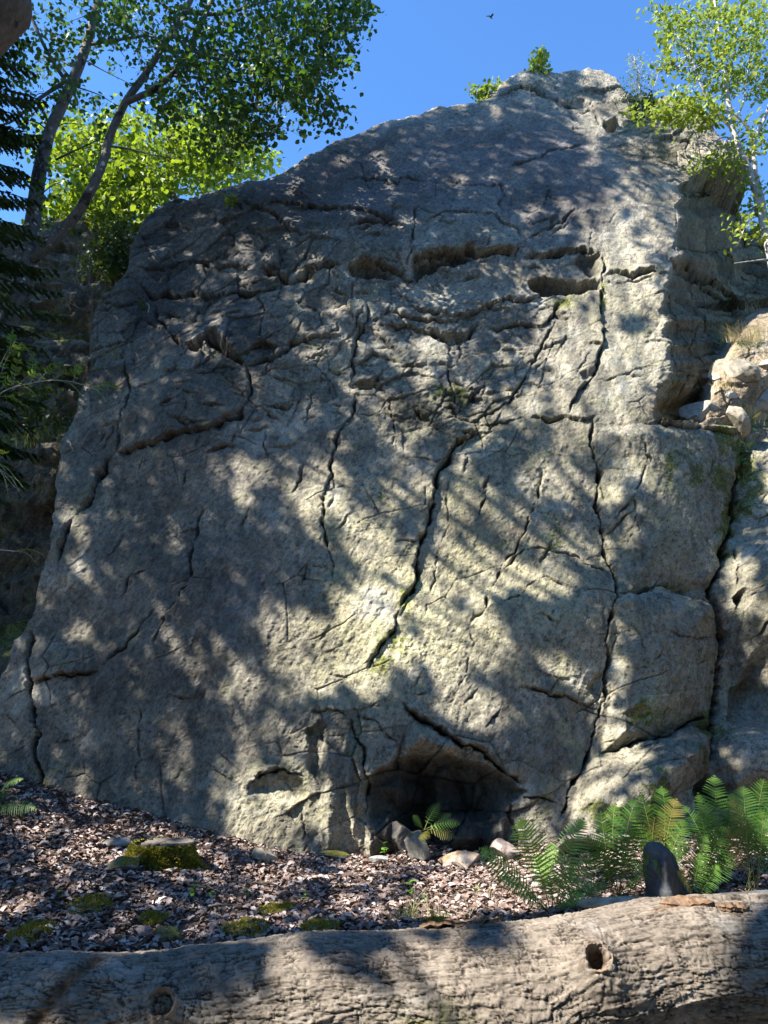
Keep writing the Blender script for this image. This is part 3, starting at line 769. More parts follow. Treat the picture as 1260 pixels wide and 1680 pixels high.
attr(hill, 'maskA', np.stack([mo, mo * 0, mo * 0], -1).reshape(-1, 3))
attr(hill, 'maskB', np.stack([mo * 0, so_, mo * 0], -1).reshape(-1, 3))
tag(hill, kind='structure')
hill2 = hill.copy(); C.objects.link(hill2); hill2.scale = (-1, 1, .72); hill2.location = (2.4, .4, 0)

# ------------------------------------------------------------------ fallen log
LPX = [-900, -330, -120, 0, 150, 270, 350, 450, 560, 630, 700, 800, 880, 960, 1030, 1100, 1180, 1260, 1400, 1600, 2300]
LPY = [1640, 1590, 1572, 1567, 1561, 1561, 1552, 1538, 1528, 1526, 1522, 1515, 1508, 1495, 1481, 1474, 1474, 1471, 1462, 1450, 1420]
LR  = [.25, .255, .26, .262, .265, .27, .272, .272, .272, .275, .28, .285, .286, .282, .272, .266, .262, .260, .258, .255, .25]
lc = []
for a, b, r in zip(LPX, LPY, LR):
    q = at(a, b, 3.78); lc.append(q - np.array([0, .24 * r, .97 * r]))
lc = smooth_path(lc, 2000); lk = np.cumsum(np.r_[0, np.linalg.norm(np.diff(lc, axis=0), axis=1)]); lr = np.interp(np.linspace(0, 1, 2000), np.linspace(0, 1, len(LR)), LR)
lq = np.linspace(0, lk[-1], 1700); lc = np.stack([np.interp(lq, lk, lc[:, a]) for a in range(3)], -1); lr = np.interp(lq, lk, lr)
NA = 420
ang = np.linspace(0, 2 * np.pi, NA, endpoint=False)
T, N, B = frames(lc)
# angle measured from straight up towards the camera
upv = np.array([0, 0, 1.0]); N = upv - T * (T @ upv)[:, None]; N /= np.linalg.norm(N, axis=1)[:, None]; B = np.cross(T, N)
if B[0][1] > 0: B = -B
Ls = np.cumsum(np.r_[0, np.linalg.norm(np.diff(lc, axis=0), axis=1)])
LA, LL = np.meshgrid(ang, Ls)
cs = LA * .27                                       # circumference metres
def logpos(pxx, ang_deg):
    lpx = proj(lc)[0]; i = int(np.argmin(np.abs(lpx - pxx))); return i, Ls[i], math.radians(ang_deg)
kn = [(968, 57, .085, .065), (298, 60, .095, .055), (862, 104, .07, .04)]      # px, angle, radius, height
sw_u = LL.copy(); sw_v = cs.copy(); bulge = 0 * LL
for pxx, ad, rr, hk in kn:
    i, l0, a0 = logpos(pxx, ad); du = LL - l0; dv = (LA - a0) * .27
    d = np.hypot(du, dv); e = np.exp(-(d / .12) ** 2)
    sw_v = sw_v + np.tanh(dv / .02) * e * .05; sw_u = sw_u + du * e * .3
    bulge = bulge + hk * np.exp(-(d / (rr * 1.15)) ** 2) - .0 + .018 * np.exp(-(d / .2) ** 2)
    bulge = bulge + .002 * e * np.cos(d * 120 + 3 * fbm(LL * 9, cs * 9, 2, 399))
per = 2 * np.pi * .27
wu = sw_u + .004 * fbm(sw_u * 7, sw_v * 7, 2, 401); wv = sw_v + .003 * fbm(sw_u * 8, sw_v * 8, 3, 403)
c1, c2, cpn, chh = worley(wu * 12, wv * 30, 411, True)
iso = fbm(wu * 8, wv * 44, 3, 415, .5); iso2 = fbm(wu * 34, wv * 15, 3, 416, .5); iso3 = fbm(wu * 14, wv * 85, 2, 417)
d1, d2 = worley(wu * 26 + 3, wv * 60, 421)
e1, e2 = worley(wu * 4, wv * 22 + 7, 431)
lines = np.maximum(np.exp(-(iso / .11) ** 2), .9 * np.exp(-(iso2 / .07) ** 2)) * np.clip(.75 + fbm(LL * 9, cs * 12, 2, 412), .15, 1); lines2 = np.exp(-(iso3 / .12) ** 2) * np.clip(.5 + 1.5 * fbm(LL * 6, cs * 7, 2, 413), 0, 1); lines3 = .7 * np.exp(-((e2 - e1) / .04) ** 2)
fade = np.clip(np.minimum(LA, 2 * np.pi - LA) * 0 + 1, 0, 1)
hl_ = .004 * chh + .004 * np.sign(iso) * np.abs(iso) ** .5 - .008 * lines - .0035 * lines2 - .007 * lines3 + .003 * fbm(LL * 22, cs * 34, 4, 441) + .018 * fbm(LL * 1.7, cs * 2.2, 3, 443)
# seam where the upper bark overhangs on the right half
lpx_all = proj(lc)[0]; rgt = sstep(930, 1010, lpx_all)[:, None]
seam = 1.72 + .10 * fbm(LL * 3.2, LL * 0 + .5, 4, 451)
hl_ = hl_ + rgt * (.022 * np.exp(-np.clip(seam - LA, 0, 9) / .5) * (LA < seam) - .012 * ((LA >= seam) & (LA < 3.6)))
seam2 = .30 + .06 * fbm(LL * 5, LL * 0 + 2.5, 3, 461)
s2m = sstep(1060, 1110, lpx_all)[:, None] * (1 - sstep(1215, 1240, lpx_all)[:, None])
hl_ = hl_ - s2m * .016 * np.exp(-((LA - seam2) / .035) ** 2)
# old wound left
i0, l0, _ = logpos(130, 0)
wnd = np.exp(-((LL - l0 + (LA - .6) * .14) / .035) ** 2) * sstep(.05, .2, LA) * (1 - sstep(1.4, 1.9, LA))
hl_ = hl_ - .022 * wnd * (1 + fbm(LL * 20, cs * 20, 2, 471))
# hollow in the knots
hole = 0 * LL
for (pxx, ad, rr, hk), hd in zip(kn, (.11, .05, .02)):
    i, ll0, a0 = logpos(pxx, ad); d = np.hypot(LL - ll0, (LA - a0) * .27) / rr
    hole = hole + hd * np.exp(-(d / .42) ** 4)
hl_ = hl_ + bulge - hole
RR = lr[:, None] + hl_
RR[0] = RR[-1] = .004; RR[1] *= .97; RR[-2] *= .97
LP = lc[:, None] + RR[..., None] * (np.cos(LA)[..., None] * N[:, None] + np.sin(LA)[..., None] * B[:, None])
logE = empty('fallen_log', lc[650] - np.array([0, 0, .27]), 'long fallen tree trunk with cracked grey brown bark lying across the foreground', 'log')
lm = M_('log_bark')
LAt = lm.n('ShaderNodeAttribute', attribute_name='maskA'); s = lm.n('ShaderNodeSeparateColor', {0: LAt.outputs[0]})
n1 = lm.noise(2.2, 5, .6); n2 = lm.noise(28, 5, .7)
c = lm.mix(lm.rng(n1, .38, .62), (.125, .10, .08), (.20, .168, .135))
c = lm.mix(lm.rng(n2, .35, .7, 0, .6), c, (.30, .26, .215))
c = lm.mix(lm.math('MULTIPLY', lm.rng(lm.noise(5, 4, .6), .55, .68), .4), c, (.36, .35, .33))
c = lm.mix(lm.math('MULTIPLY', s.outputs[0], 1.0), c, (.022, .017, .013))
c = lm.mix(lm.math('MULTIPLY', s.outputs[1], lm.rng(n2, .3, .6)), c, (.12, .13, .02))
c = lm.mix(s.outputs[2], c, lm.mix(lm.rng(n2, .4, .6), (.09, .05, .028), (.22, .13, .07)))
lm.col(c); lm.set(.82, .25); lm.bump(lm.math('ADD', n2, lm.math('MULTIPLY', lm.noise(90, 3, .7), .5)), .7, .006)
trunk = mesh_np('trunk', local(LP.reshape(-1, 3), logE), np.vstack([grid_faces(1700, NA, True)]), lm.m, logE, True)
plate = .30 * np.clip(chh + .5, 0, 1) * np.clip(.5 + fbm(LL * 4, cs * 5, 3, 445) * 2, 0, 1)
dk = np.clip(plate + .9 * lines + .45 * lines2 + .7 * lines3 + wnd + hole * 12, 0, 1)
i1, l1, _ = logpos(690, 0)
msk = np.clip(1.2 * np.exp(-((LL - l1) / .14) ** 2) * sstep(1.0, 1.7, LA) * (LA < 3) * (.5 + fbm(LL * 9, cs * 9, 3, 481)), 0, 1)
brn = np.clip(s2m * np.exp(-((LA - seam2) / .09) ** 2) * (.6 + fbm(LL * 10, cs * 14, 3, 483)) + wnd * .6 + hole * 6, 0, 1)
attr(trunk, 'maskA', np.stack([dk, msk, brn], -1).reshape(-1, 3))
# knots: raised broken rim of a lost branch, each a part
def knot(pxx, ad, rr, depth, lab, seed, plug):
    i, ll0, a0 = logpos(pxx, ad); nrm = math.cos(a0) * N[i] + math.sin(a0) * B[i]
    base = lc[i] + nrm * (lr[i] + .030)
    t1 = T[i]; t2 = np.cross(nrm, t1); n_a = 72
    prof = [(1.25, -.035), (1.12, .0), (.98, .030), (.80, .042), (.66, .034), (.55, .008), (.48, -.035), (.36, -.07), (0.02, -.08)]
    if plug: prof = [(1.2, -.03), (1.08, .0), (.95, .026), (.8, .034), (.68, .022), (.6, -.006), (.45, .012), (.25, .02), (.02, .022)]
    pr = smooth_path(np.c_[np.array(prof), np.zeros(len(prof))], 40); a = np.linspace(0, 2 * np.pi, n_a, endpoint=False)
    A_, K = np.meshgrid(a, np.arange(40)); rad = pr[:, 0][K] * rr; hz = pr[:, 1][K]
    wob_ = fbm(np.cos(A_) * 1.6 + seed, np.sin(A_) * 1.6 + pr[:, 0][K] * 1.5, 4, 500 + seed)
    rad = rad * (1 + .22 * wob_); hz = hz * (1 + .5 * wob_) + .006 * fbm(A_ * 4, rad * 60, 3, 510) + .004 * np.cos(rad * 420 + 2 * wob_)
    V = base + rad[..., None] * (np.cos(A_)[..., None] * t1 + np.sin(A_)[..., None] * t2 * .88) + hz[..., None] * nrm
    o = mesh_np('knot', local(V.reshape(-1, 3), logE), grid_faces(40, n_a, True), KM, logE, True)
    ins = np.clip((.62 - pr[:, 0][K]) * 4, 0, 1) * (0.3 if plug else 1)
    attr(o, 'maskA', np.stack([np.clip(ins + .3 * np.clip(-wob_, 0, 1), 0, 1), 0 * ins, .5 * np.clip(1 - np.abs(pr[:, 0][K] - .8) * 3, 0, 1)], -1).reshape(-1, 3))
    tag(o, lab)
KM = lm.m
knot(968, 57, .072, .09, 'hollow black knot hole with a raised rim', 1, False)
knot(298, 60, .070, .02, 'round closed knot with a small centre plug', 2, True)
knot(862, 104, .055, .02, 'low swollen knot near the underside', 3, True)
# lifted bark flakes on the ridge
def flake(pxx, L, W, lab, ad=4, seed=0, lift=.02):
    i, ll0, a0 = logpos(pxx, ad); k = 46; u = np.linspace(-.5, .5, k); v = np.linspace(-.5, .5, 9)
    VV, UU = np.meshgrid(v, u); th = .005
    idx = np.clip(i + (UU * L / (Ls[-1] / 1699)).astype(int), 0, 1699); a = a0 + VV * W / .27
    wd = (1 - (2 * np.abs(UU)) ** 3) * (1 + .35 * fbm(UU * 4, VV * 0 + seed, 2, 600 + seed)); a = a0 + VV * wd * W / .27
    r = lr[idx] + .006 + lift * (.5 + fbm(UU * 3, VV * 1, 2, 610 + seed)) * (1 - (2 * np.abs(UU)) ** 2) + .002 * fbm(UU * 10, VV * 9, 3, 620)
    def sh(r): return lc[idx] + r[..., None] * (np.cos(a)[..., None] * N[idx] + np.sin(a)[..., None] * B[idx])
    top = sh(r + th); bot = sh(r - .012)
    V = np.vstack([top.reshape(-1, 3), bot.reshape(-1, 3)]); f = grid_faces(k, 9)
    Fq = [f, f[:, ::-1] + k * 9]
    def rim(ix): a_ = np.array(ix); return np.stack([a_[:-1], a_[1:], a_[1:] + k * 9, a_[:-1] + k * 9], -1)
    Fq += [rim(range(0, 9)), rim(range(0, k * 9, 9)), rim(range(8, k * 9, 9)), rim(range((k - 1) * 9, k * 9))]
    o = mesh_np('bark_flake', local(V, logE), np.vstack(Fq), KM, logE, False)
    m3 = np.zeros((len(V), 3)); m3[:, 2] = .75; m3[:, 0] = .45; attr(o, 'maskA', m3); tag(o, lab)
flake(1135, .22, .06, 'loose flake of bark along the ridge', 12, 1, .015)
flake(1200, .16, .035, 'reddish brown split flake of bark', 20, 2, .012)
flake(735, .22, .05, 'dark lifted strip of bark on the back edge', -12, 3, .02)
flake(810, .16, .05, 'dark curled strip of bark on the back edge', -10, 4, .03)

# ------------------------------------------------------------------ shade: foliage of tall trees standing left of and behind the viewer
# share of sunlight reaching the rock, row by row every 40 px: "x_end:value(0-9)"
SH = {120:"2000:7",160:"800:3,860:4,930:5,1000:7,2000:8",200:"700:2,900:2,960:3,2000:8",240:"560:1,700:2,800:2,920:2,1040:4,2000:9",
280:"420:1,560:2,600:3,670:5,700:3,840:3,1040:1,2000:9",320:"440:2,520:3,560:5,660:6,740:3,780:5,960:2,1010:5,1112:9,1240:1,2000:5",
360:"480:2,520:5,560:3,680:5,740:4,860:2,980:5,1108:8,1240:1,2000:5",400:"400:2,440:3,500:4,640:5,800:3,960:6,1104:9,1240:1,2000:5",440:"240:1,480:3,640:4,840:5,980:3,1098:9,1240:1,2000:5",
480:"150:2,300:2,480:2,560:4,600:3,700:4,840:5,980:6,1092:9,1240:1,2000:5",520:"150:2,300:3,350:5,480:1,590:5,700:4,900:5,980:7,1020:9,1070:4,2000:9",
560:"340:2,460:1,580:4,680:5,760:3,880:5,960:7,2000:9",600:"400:1,420:3,560:3,640:5,720:5,860:3,960:7,2000:9",640:"140:1,220:3,400:1,440:6,560:2,700:5,780:5,860:6,970:7,2000:9",
680:"320:1,380:2,440:6,560:2,640:5,700:3,860:6,900:5,980:6,2000:8",720:"120:1,180:4,340:1,400:3,440:3,560:1,700:4,760:5,860:3,980:5,1060:7,2000:7",
760:"340:1,440:5,500:3,560:2,700:3,780:6,880:2,980:6,1020:4,1080:5,1200:7,2000:6",800:"360:1,450:6,560:4,660:5,700:2,820:7,880:4,980:7,1010:5,1050:3,1200:7,2000:6",
840:"100:1,140:4,290:1,320:4,430:1,540:5,660:6,710:2,800:7,870:6,960:5,1000:4,1060:2,1180:6,2000:4",880:"100:1,150:5,280:1,310:3,480:0,560:4,680:6,760:7,840:4,940:5,1000:3,1060:2,1180:4,2000:2",
920:"110:1,150:4,290:1,500:0,560:2,600:4,690:6,800:9,880:6,960:5,1010:2,1180:1,2000:3",960:"110:1,150:4,290:1,330:3,460:0,540:1,620:2,690:7,800:8,870:4,960:6,1000:3,1060:6,1120:5,2000:3",
1000:"120:1,150:4,280:1,320:6,440:0,500:5,560:6,640:8,700:9,760:9,800:6,880:4,940:5,1000:3,1120:3,1180:2,2000:5",1040:"120:1,150:4,280:1,320:5,440:1,560:8,650:8,690:6,790:9,860:4,980:3,1010:3,1180:2,2000:6",
1080:"130:1,170:3,320:1,360:4,430:3,560:7,640:9,700:7,780:8,850:6,980:2,1050:5,1120:3,2000:4",1120:"160:1,320:1,380:3,440:5,500:3,560:7,620:8,660:4,720:3,840:7,980:2,1060:7,1120:4,2000:2",
1160:"360:1,430:6,500:5,560:5,620:5,660:4,720:3,760:5,830:8,980:1,1060:6,2000:2",1200:"260:1,310:4,380:1,430:4,500:7,560:5,680:4,740:2,840:6,980:1,1060:4,2000:1",
1240:"260:1,310:7,400:1,520:5,600:4,700:2,850:0,960:1,1100:6,2000:2",1280:"70:1,180:3,260:1,300:6,380:2,540:7,600:5,640:3,860:0,930:1,1110:8,2000:2",
1320:"130:1,180:6,350:1,440:4,580:8,640:3,860:0,940:1,1080:8,2000:2",1360:"60:3,200:7,340:2,380:4,590:8,640:4,800:1,850:3,960:5,1060:6,2000:4",
1400:"60:3,300:6,360:4,600:6,700:7,790:2,960:7,2000:6",1440:"150:4,300:4,380:5,500:4,640:3,690:3,880:8,960:8,1100:6,2000:4",
1480:"300:3,420:3,560:3,640:4,690:6,870:9,1000:7,2000:9",1520:"440:2,560:3,650:4,830:6,920:7,2000:9",1560:"480:1,560:4,660:5,860:7,2000:9",
1600:"420:1,480:3,820:7,2000:9",1640:"240:1,330:2,400:4,820:8,2000:9",1680:"230:1,340:6,820:7,2000:8"}
ks = sorted(SH); shx = np.arange(-60, 1340, 20)
SHm = np.zeros((len(ks), len(shx)))
for r, k in enumerate(ks):
    seg = [(float(a), float(b)) for a, b in (t.split(':') for t in SH[k].split(','))]
    for c_, x in enumerate(shx):
        SHm[r, c_] = next(v for e, v in seg if x < e)
verts = [tuple(v) for v in CL.reshape(-1, 3)]; fcs = [tuple(f) for f in CLf.tolist()]
n0 = len(verts)
gs = np.stack([GX, GY, gh_(GX, GY)], -1)[::6, ::6]; verts += [tuple(v) for v in gs.reshape(-1, 3)]; fcs += [tuple(f) for f in (grid_faces(*gs.shape[:2]) + n0).tolist()]
n0 = len(verts); ls_ = LP[::20, ::20]; verts += [tuple(v) for v in ls_.reshape(-1, 3)]; fcs += [tuple(f) for f in (grid_faces(ls_.shape[0], ls_.shape[1], True) + n0).tolist()]
n0 = len(verts); hsub = HP[::6, ::6]; verts += [tuple(v) for v in hsub.reshape(-1, 3)]; fcs += [tuple(f) for f in (grid_faces(*hsub.shape[:2]) + n0).tolist()]
bvh = BVHTree.FromPolygons(verts, fcs)
LEAF = .115
def shade_points():
    out = []; rg = np.random.default_rng(17)
    st = 10
    ax_, ay_ = np.meshgrid(np.arange(-50, 1310, st), np.arange(120, 1700, st)); wgt_ = sstep(600, 800, ay_) * sstep(380, 560, ax_)
    NZ = fbm(ax_ / 38.0, ay_ / 46.0, 3, 700) * (1 - wgt_) + wgt_ * fbm(ax_ / 70.0, ay_ / 88.0, 3, 710)
    QF = np.linspace(0, 1, 101); QV = np.quantile(NZ, QF); print('nz', NZ.std())
    for y in np.arange(120, 1700, st):
        for x in np.arange(-50, 1310, st):
            d = ray(x, y); hit, n, i, t = bvh.ray_cast(Vector(EYE), Vector(d))
            if hit is None: continue
            tl = t / np.linalg.norm(d) if False else (hit - Vector(EYE)).dot(Vector((0, CP, SP)))
            if n.dot(Vector(d)) > 0: n = -n
            area = (st / F * tl) ** 2 / max(.15, abs(n.dot(Vector(d).normalized())))     # on the surface
            ndl = max(0.12, n.dot(Vector(SUN)))
            area_s = min(area * ndl, (st / F * tl) ** 2 * 3)
            fy = (y - 120) / 40; j = int(min(max(fy, 0), len(ks) - 1.001)); b = min(max(fy - j, 0), 1)
            fx = (x + 60) / 20; i_ = int(min(max(fx, 0), len(shx) - 1.001)); a = fx - i_
            v = (SHm[j, i_] * (1 - a) + SHm[j, i_ + 1] * a) * (1 - b) + (SHm[j + 1, i_] * (1 - a) + SHm[j + 1, i_ + 1] * a) * b
            lit = v / 9.0
            if x < 560 and y < 760: lit *= .5
            elif y < 430 and x < 960: lit *= .45
            elif x < 350 and 760 <= y < 1340: lit *= .65
            if hit.y > 10.9 and hit.x < -2.2: lit = min(lit, .12 if y > 420 else .3)
            nz = float(NZ[int((y - 120) / st), int((x + 50) / st)])
            if lit > .86: continue
            thr = float(np.interp(min(lit * 1.10, 1), QF, QV))
            s_ = min(max((nz - thr + .10) / .20, 0), 1); tau = 3.1 * s_ * s_ * (3 - 2 * s_)
            if lit < .12: tau = 3.3
            k = tau * area_s / (LEAF * LEAF * .62 * .62)
            k = int(k) + (rg.random() < k - int(k))
            w1_ = st / F * tl; nv = np.array(n); t1v = np.cross(nv, (0, 0, 1.)); t1v /= np.linalg.norm(t1v) + 1e-6; t2v = np.cross(t1v, nv)
            ca = max(.2, abs(n.dot(Vector(d).normalized()))); t1v *= w1_; t2v *= min(w1_ / ca, w1_ * 4)
            for _ in range(k):
                p = np.array(hit) + t1v * rg.uniform(-.6, .6) + t2v * rg.uniform(-.6, .6)
                out.append(p)
    return np.array(out)
sp_ = shade_points()
side = (dr > .04) & (dr < 7) & (px < 330) & (py > 330); sc = P[side]; rgs = np.random.default_rng(9)
ix_ = rgs.integers(0, len(sc), 20000)
sp_ = np.vstack([sp_, sc[ix_] + rgs.normal(0, .05, (20000, 3))])
rg = np.random.default_rng(23)
lo = np.where(sp_[:, 1] < 5.5, 9.0, 11.0) + rg.uniform(0, 4.5, len(sp_))
Q = sp_ + SUN * lo[:, None]
for _ in range(12):
    qx, qy = proj(Q); dpt = (Q[:, 1]) * CP + (Q[:, 2] - 1.5) * SP
    bad = (dpt > 0.1) & (qx > -70) & (qx < 1330) & (qy > -70) & (qy < 1750)
    if not bad.any(): break
    lo = np.where(bad, lo + 1.2, lo); Q = sp_ + SUN * lo[:, None]
qx, qy = proj(Q); dpt = (Q[:, 1]) * CP + (Q[:, 2] - 1.5) * SP
Q = Q[~((dpt > 0.1) & (qx > -60) & (qx < 1320) & (qy > -60) & (qy < 1750))]
hz_ = Q - SUN * ((Q[:, 2] - .45) / SUN[2])[:, None]
Q = Q[~((hz_[:, 0] > .95) & (hz_[:, 0] < 3.2) & (hz_[:, 1] > 3.3) & (hz_[:, 1] < 4.12))]
print('shade leaves', len(Q), Q.min(0), Q.max(0))

# ------------------------------------------------------------------ foliage and tree builders
def pxr(P, wpx):
    q = np.asarray(P) - EYE; return wpx / 2 * (q[1] * CP + q[2] * SP) / F
def pts_at(lst): return np.array([at(x, y, Y) for x, y, Y in lst])
def limb(T_, lst, w0, w1, sides=10, rough=.12, seed=0, n=None, power=1.0):
    p = smooth_path(pts_at(lst), n or 8 * len(lst))
    T_.add(p, pxr(p[0], w0), pxr(p[-1], w1), sides, rough, seed, True, power); return p
def sprays(ells, per, size, seed, droop=.25, L=.45, wts=None, thick=.004, tw=None):
    """leafy twigs scattered through ellipsoids given as (px,py,rx,ry,Y,dY,count); returns leaf centres"""
    rg = np.random.default_rng(seed); out = []
    for cx, cy, rx, ry, Yc, dY, cnt in ells:
        for _ in range(cnt):
            r = np.sqrt(rg.random()); a = rg.uniform(0, 6.283)
            p = at(cx + rx * r * math.cos(a), cy + ry * r * math.sin(a), Yc + rg.uniform(-dY, dY))
            d = rg.normal(0, 1, 3); d[2] = d[2] * .4 - droop; d /= np.linalg.norm(d)
            l = L * rg.uniform(.5, 1.2); t = np.sort(rg.random(per)); side = rg.normal(0, .10 * L / .45, (per, 3))
            path = p + d * (t[:, None] - .5) * l + np.array([0, 0, -1]) * (t[:, None] ** 2) * .12 * l
            out.append(path + side)
            if tw is not None and rg.random() < .8:
                q = np.linspace(0, 1, 4)[:, None]; tw.add(p + d * (q - .5) * l + np.array([0, 0, -1]) * q ** 2 * .12 * l, thick, thick * .5, 3, cap=False)
    return np.vstack(out)
def connect(tw, ells, skeleton, seed, r0=.018, n=2, sag=.1):
    """branches from the nearest stem point to each clump"""
    rg = np.random.default_rng(seed); S = np.vstack(skeleton)
    for cx, cy, rx, ry, Yc, dY, cnt in ells:
        for _ in range(n):
            e = at(cx + rx * rg.uniform(-.7, .7), cy + ry * rg.uniform(-.7, .7), Yc + rg.uniform(-dY, dY) * .7)
            d = np.linalg.norm(S - e, axis=1) + .6 * np.clip(S[:, 2] - e[2], 0, 9); k = np.argsort(d)[rg.integers(0, 6)]
            s0 = S[k]; m = (s0 + e) / 2 + rg.normal(0, .10, 3) * np.linalg.norm(e - s0) + np.array([0, 0, sag * np.linalg.norm(e - s0)])
            tw.add(smooth_path([s0, m, e], 12), r0, .004, 6, .1, int(rg.integers(99)))

# --- shade canopy: one big tree whose trunk shows in the top left corner, one beside the viewer
rg = np.random.default_rng(31)
canopy_m = leaf_mat('canopy_leaf', (.035, .075, .012), (.06, .12, .02), (.09, .15, .03), trans=.22)
bark_brown = bark_mat('brown_bark', (.085, .065, .048), (.14, .11, .085), patch=.62)
tv, tf = leaf_small()
def kmeans(Pn, k, it=6):
    c = Pn[rg.choice(len(Pn), k, False)]
    for _ in range(it):
        l = np.argmin(((Pn[:, None] - c[None]) ** 2).sum(-1), 1)
        c = np.array([Pn[l == j].mean(0) if (l == j).any() else c[j] for j in range(k)])
    return c, l
def big_tree(name, Pn, trunk, r0, r1, label, group=None, k=26):
    e = empty(name, trunk[0], label, 'tree', group)
    tk = Tubes(); path = smooth_path(trunk, 60); tk.add(path, r0, r1, 20, .10, 3); tk.build('trunk', bark_brown, e)
    c, l = kmeans(Pn, k); br = Tubes(); tops = path[25:]
    for q in c:
        d = np.linalg.norm(tops - q, axis=1) + 1.2 * np.clip(tops[:, 2] - q[2] + 1.0, 0, 9); s0 = tops[np.argmin(d)]
        m = s0 + (q - s0) * .5 + np.array([0, 0, .12 * np.linalg.norm(q - s0)]) + rg.normal(0, .15, 3)
        pp = smooth_path([s0, m, q], 14); xx, yy = proj(pp); dd = pp[:, 1] * CP + (pp[:, 2] - 1.5) * SP
        if ((dd > .1) & (xx > -20) & (xx < 1280) & (yy > -20)).any(): continue
        hz_ = pp - SUN * ((pp[:, 2] - .45) / SUN[2])[:, None]
        if ((hz_[:, 0] > .3) & (hz_[:, 0] < 3.4) & (hz_[:, 1] > 3.0) & (hz_[:, 1] < 4.4)).any(): continue
        br.add(pp, .035, .010, 7, .1)
    if br.n: br.build('branch', bark_brown, e)
    inst('foliage', tv, tf, rot_rand(len(Pn), 1.2, rg), Pn, np.full((len(Pn), 3), LEAF / .8), canopy_m, e)
mA_ = Q[:, 1] > 2.2
tA = [(-4.9, 4.1, -.1), (-4.45, 4.1, 2.2), (-3.85, 4.05, 4.4), at(-28, 40, 4.0), at(2, -60, 4.0), (-2.75, 3.7, 9.0), (-4.2, 3.6, 11.5), (-6.6, 3.4, 14), (-9.0, 3.2, 16.5)]
big_tree('tall_tree', Q[mA_], tA, .25, .08, 'thick brown leaning trunk cut off by the top left corner', k=34)
big_tree('tall_tree', Q[~mA_], [(-5.6, -.6, -.1), (-5.7, -.5, 4), (-6.0, -.3, 8), (-6.6, .2, 12), (-7.2, .6, 15)], .26, .08, 'tall leafy tree standing outside the photo, left of the fallen log', k=16)
# woodland around the viewer (closes the sky behind)
def wood_tree(h, w_, seed, name='broadleaf_tree'):
    r = np.random.default_rng(seed)
    e = empty(name, (0, 0, 0), 'broadleaf tree in the woodland facing the rock face, outside the photo', 'tree', 'woodland trees behind the viewer')
    tk = Tubes(); tk.add(smooth_path([(0, 0, -.2), (.1, .1, h * .3), (-.2, .15, h * .6), (0, 0, h * .95)], 16), .24, .05, 10, .1, seed)
    cl = []
    for i in range(30):
        z = h * r.uniform(.12, .97); rr = w_ * (1 - ((z / h - .5) / .62) ** 2) ** .5 * r.uniform(.4, 1); a = r.uniform(0, 6.28)
        c = np.array([rr * math.cos(a), rr * math.sin(a), z]); cl.append(c)
        tk.add(smooth_path([(0, 0, z * .8), c * (.5, .5, 1), c], 8), .06, .015, 5, 0)
    tk.build('trunk', bark_brown, e)
    n = 3600; ci = np.array(cl)[r.integers(0, 30, n)] + r.normal(0, .62, (n, 3)); ci[:, 2] = np.clip(ci[:, 2], .5, None)
    inst('foliage', tv, tf, rot_rand(n, 1.3, r), ci, np.full((n, 3), .34), canopy_m, e)
    return e
w0 = wood_tree(16, 3.4, 1)
spots = [(-1, -9), (5, -8), (11, -7), (-7, -10), (15, -1), (14, 5), (2, -15), (9, -14), (-4, -15), (-13, -8), (18, 9)]
for i, (x, y) in enumerate(spots):
    if i == 0: o = w0
    else:
        o = w0.copy(); C.objects.link(o)
        for ch in w0.children: c_ = ch.copy(); C.objects.link(c_); c_.parent = o
    o.location = (x, y, float(gh_(x, y))); o.rotation_euler = (0, 0, i * 1.9); o.scale = (1.15, 1.15, 1 + .15 * math.sin(i * 2.3))
def low_copy(x, y, s, rz):
    o = w0.copy(); C.objects.link(o)
    for ch in w0.children: c_ = ch.copy(); C.objects.link(c_); c_.parent = o
    o.location = (x, y, float(gh_(x, y))); o.rotation_euler = (0, 0, rz); o.scale = (s * 1.3, s * 1.3, s)
for x, y, s in [(-12, -2, .62), (-14, 3, .6), (-15, 8, .7), (-9, -6, .55)]: low_copy(x, y, s, x)

YS = 1.22
# --- left tree with two grey stems
aspen_m = leaf_mat('aspen_leaf', (.03, .075, .012), (.055, .12, .02), (.10, .17, .03), trans=.34, tcol=(.12, .25, .02))
grey_bark = bark_mat('grey_bark', (.10, .09, .083), (.19, .175, .163), dark=(.035, .03, .03), patch=.54, sc=.9, spots=True)
t1 = empty('aspen_tree', at(-90, 1010, 8.8), 'grey barked tree forking low into two leaning stems at the upper left', 'tree')
tk = Tubes()
A1 = limb(tk, [(-95,1020,8.8),(-60,820,8.8),(-28,660,8.8),(5,560,8.8),(22,500,8.8),(38,440,8.8),(50,385,8.8),(58,330,8.8),(66,275,8.8),(82,215,8.8),(112,150,8.8),(140,80,8.8),(162,0,8.8),(185,-90,8.8),(200,-200,8.7)], 42, 9, 16, .10, 1, 110)
tk.build('trunk', grey_bark, t1)
tk = Tubes()
A2 = limb(tk, [(52,425,8.8),(78,404,8.75),(106,376,8.7),(132,342,8.6),(152,306,8.5),(172,258,8.5),(180,225,8.5),(206,168,8.4),(240,120,8.4),(272,68,8.3),(304,18,8.3),(335,-50,8.2)], 19, 8, 14, .12, 2, 80)
tk.build('stem', grey_bark, t1)
tw = Tubes()
A3 = limb(tw, [(206,168,8.4),(246,150,8.3),(282,122,8.3),(312,78,8.2),(345,5,8.1),(362,-50,8.1)], 11, 6, 8, .1, 3)
A4 = limb(tw, [(300,20,8.3),(368,22,8.2),(440,0,8.0)], 8, 4, 8, .1, 4)
A5 = limb(tw, [(285,60,8.2),(335,92,8.0),(400,102,7.9),(470,160,7.8)], 6, 2, 6, .1, 5)
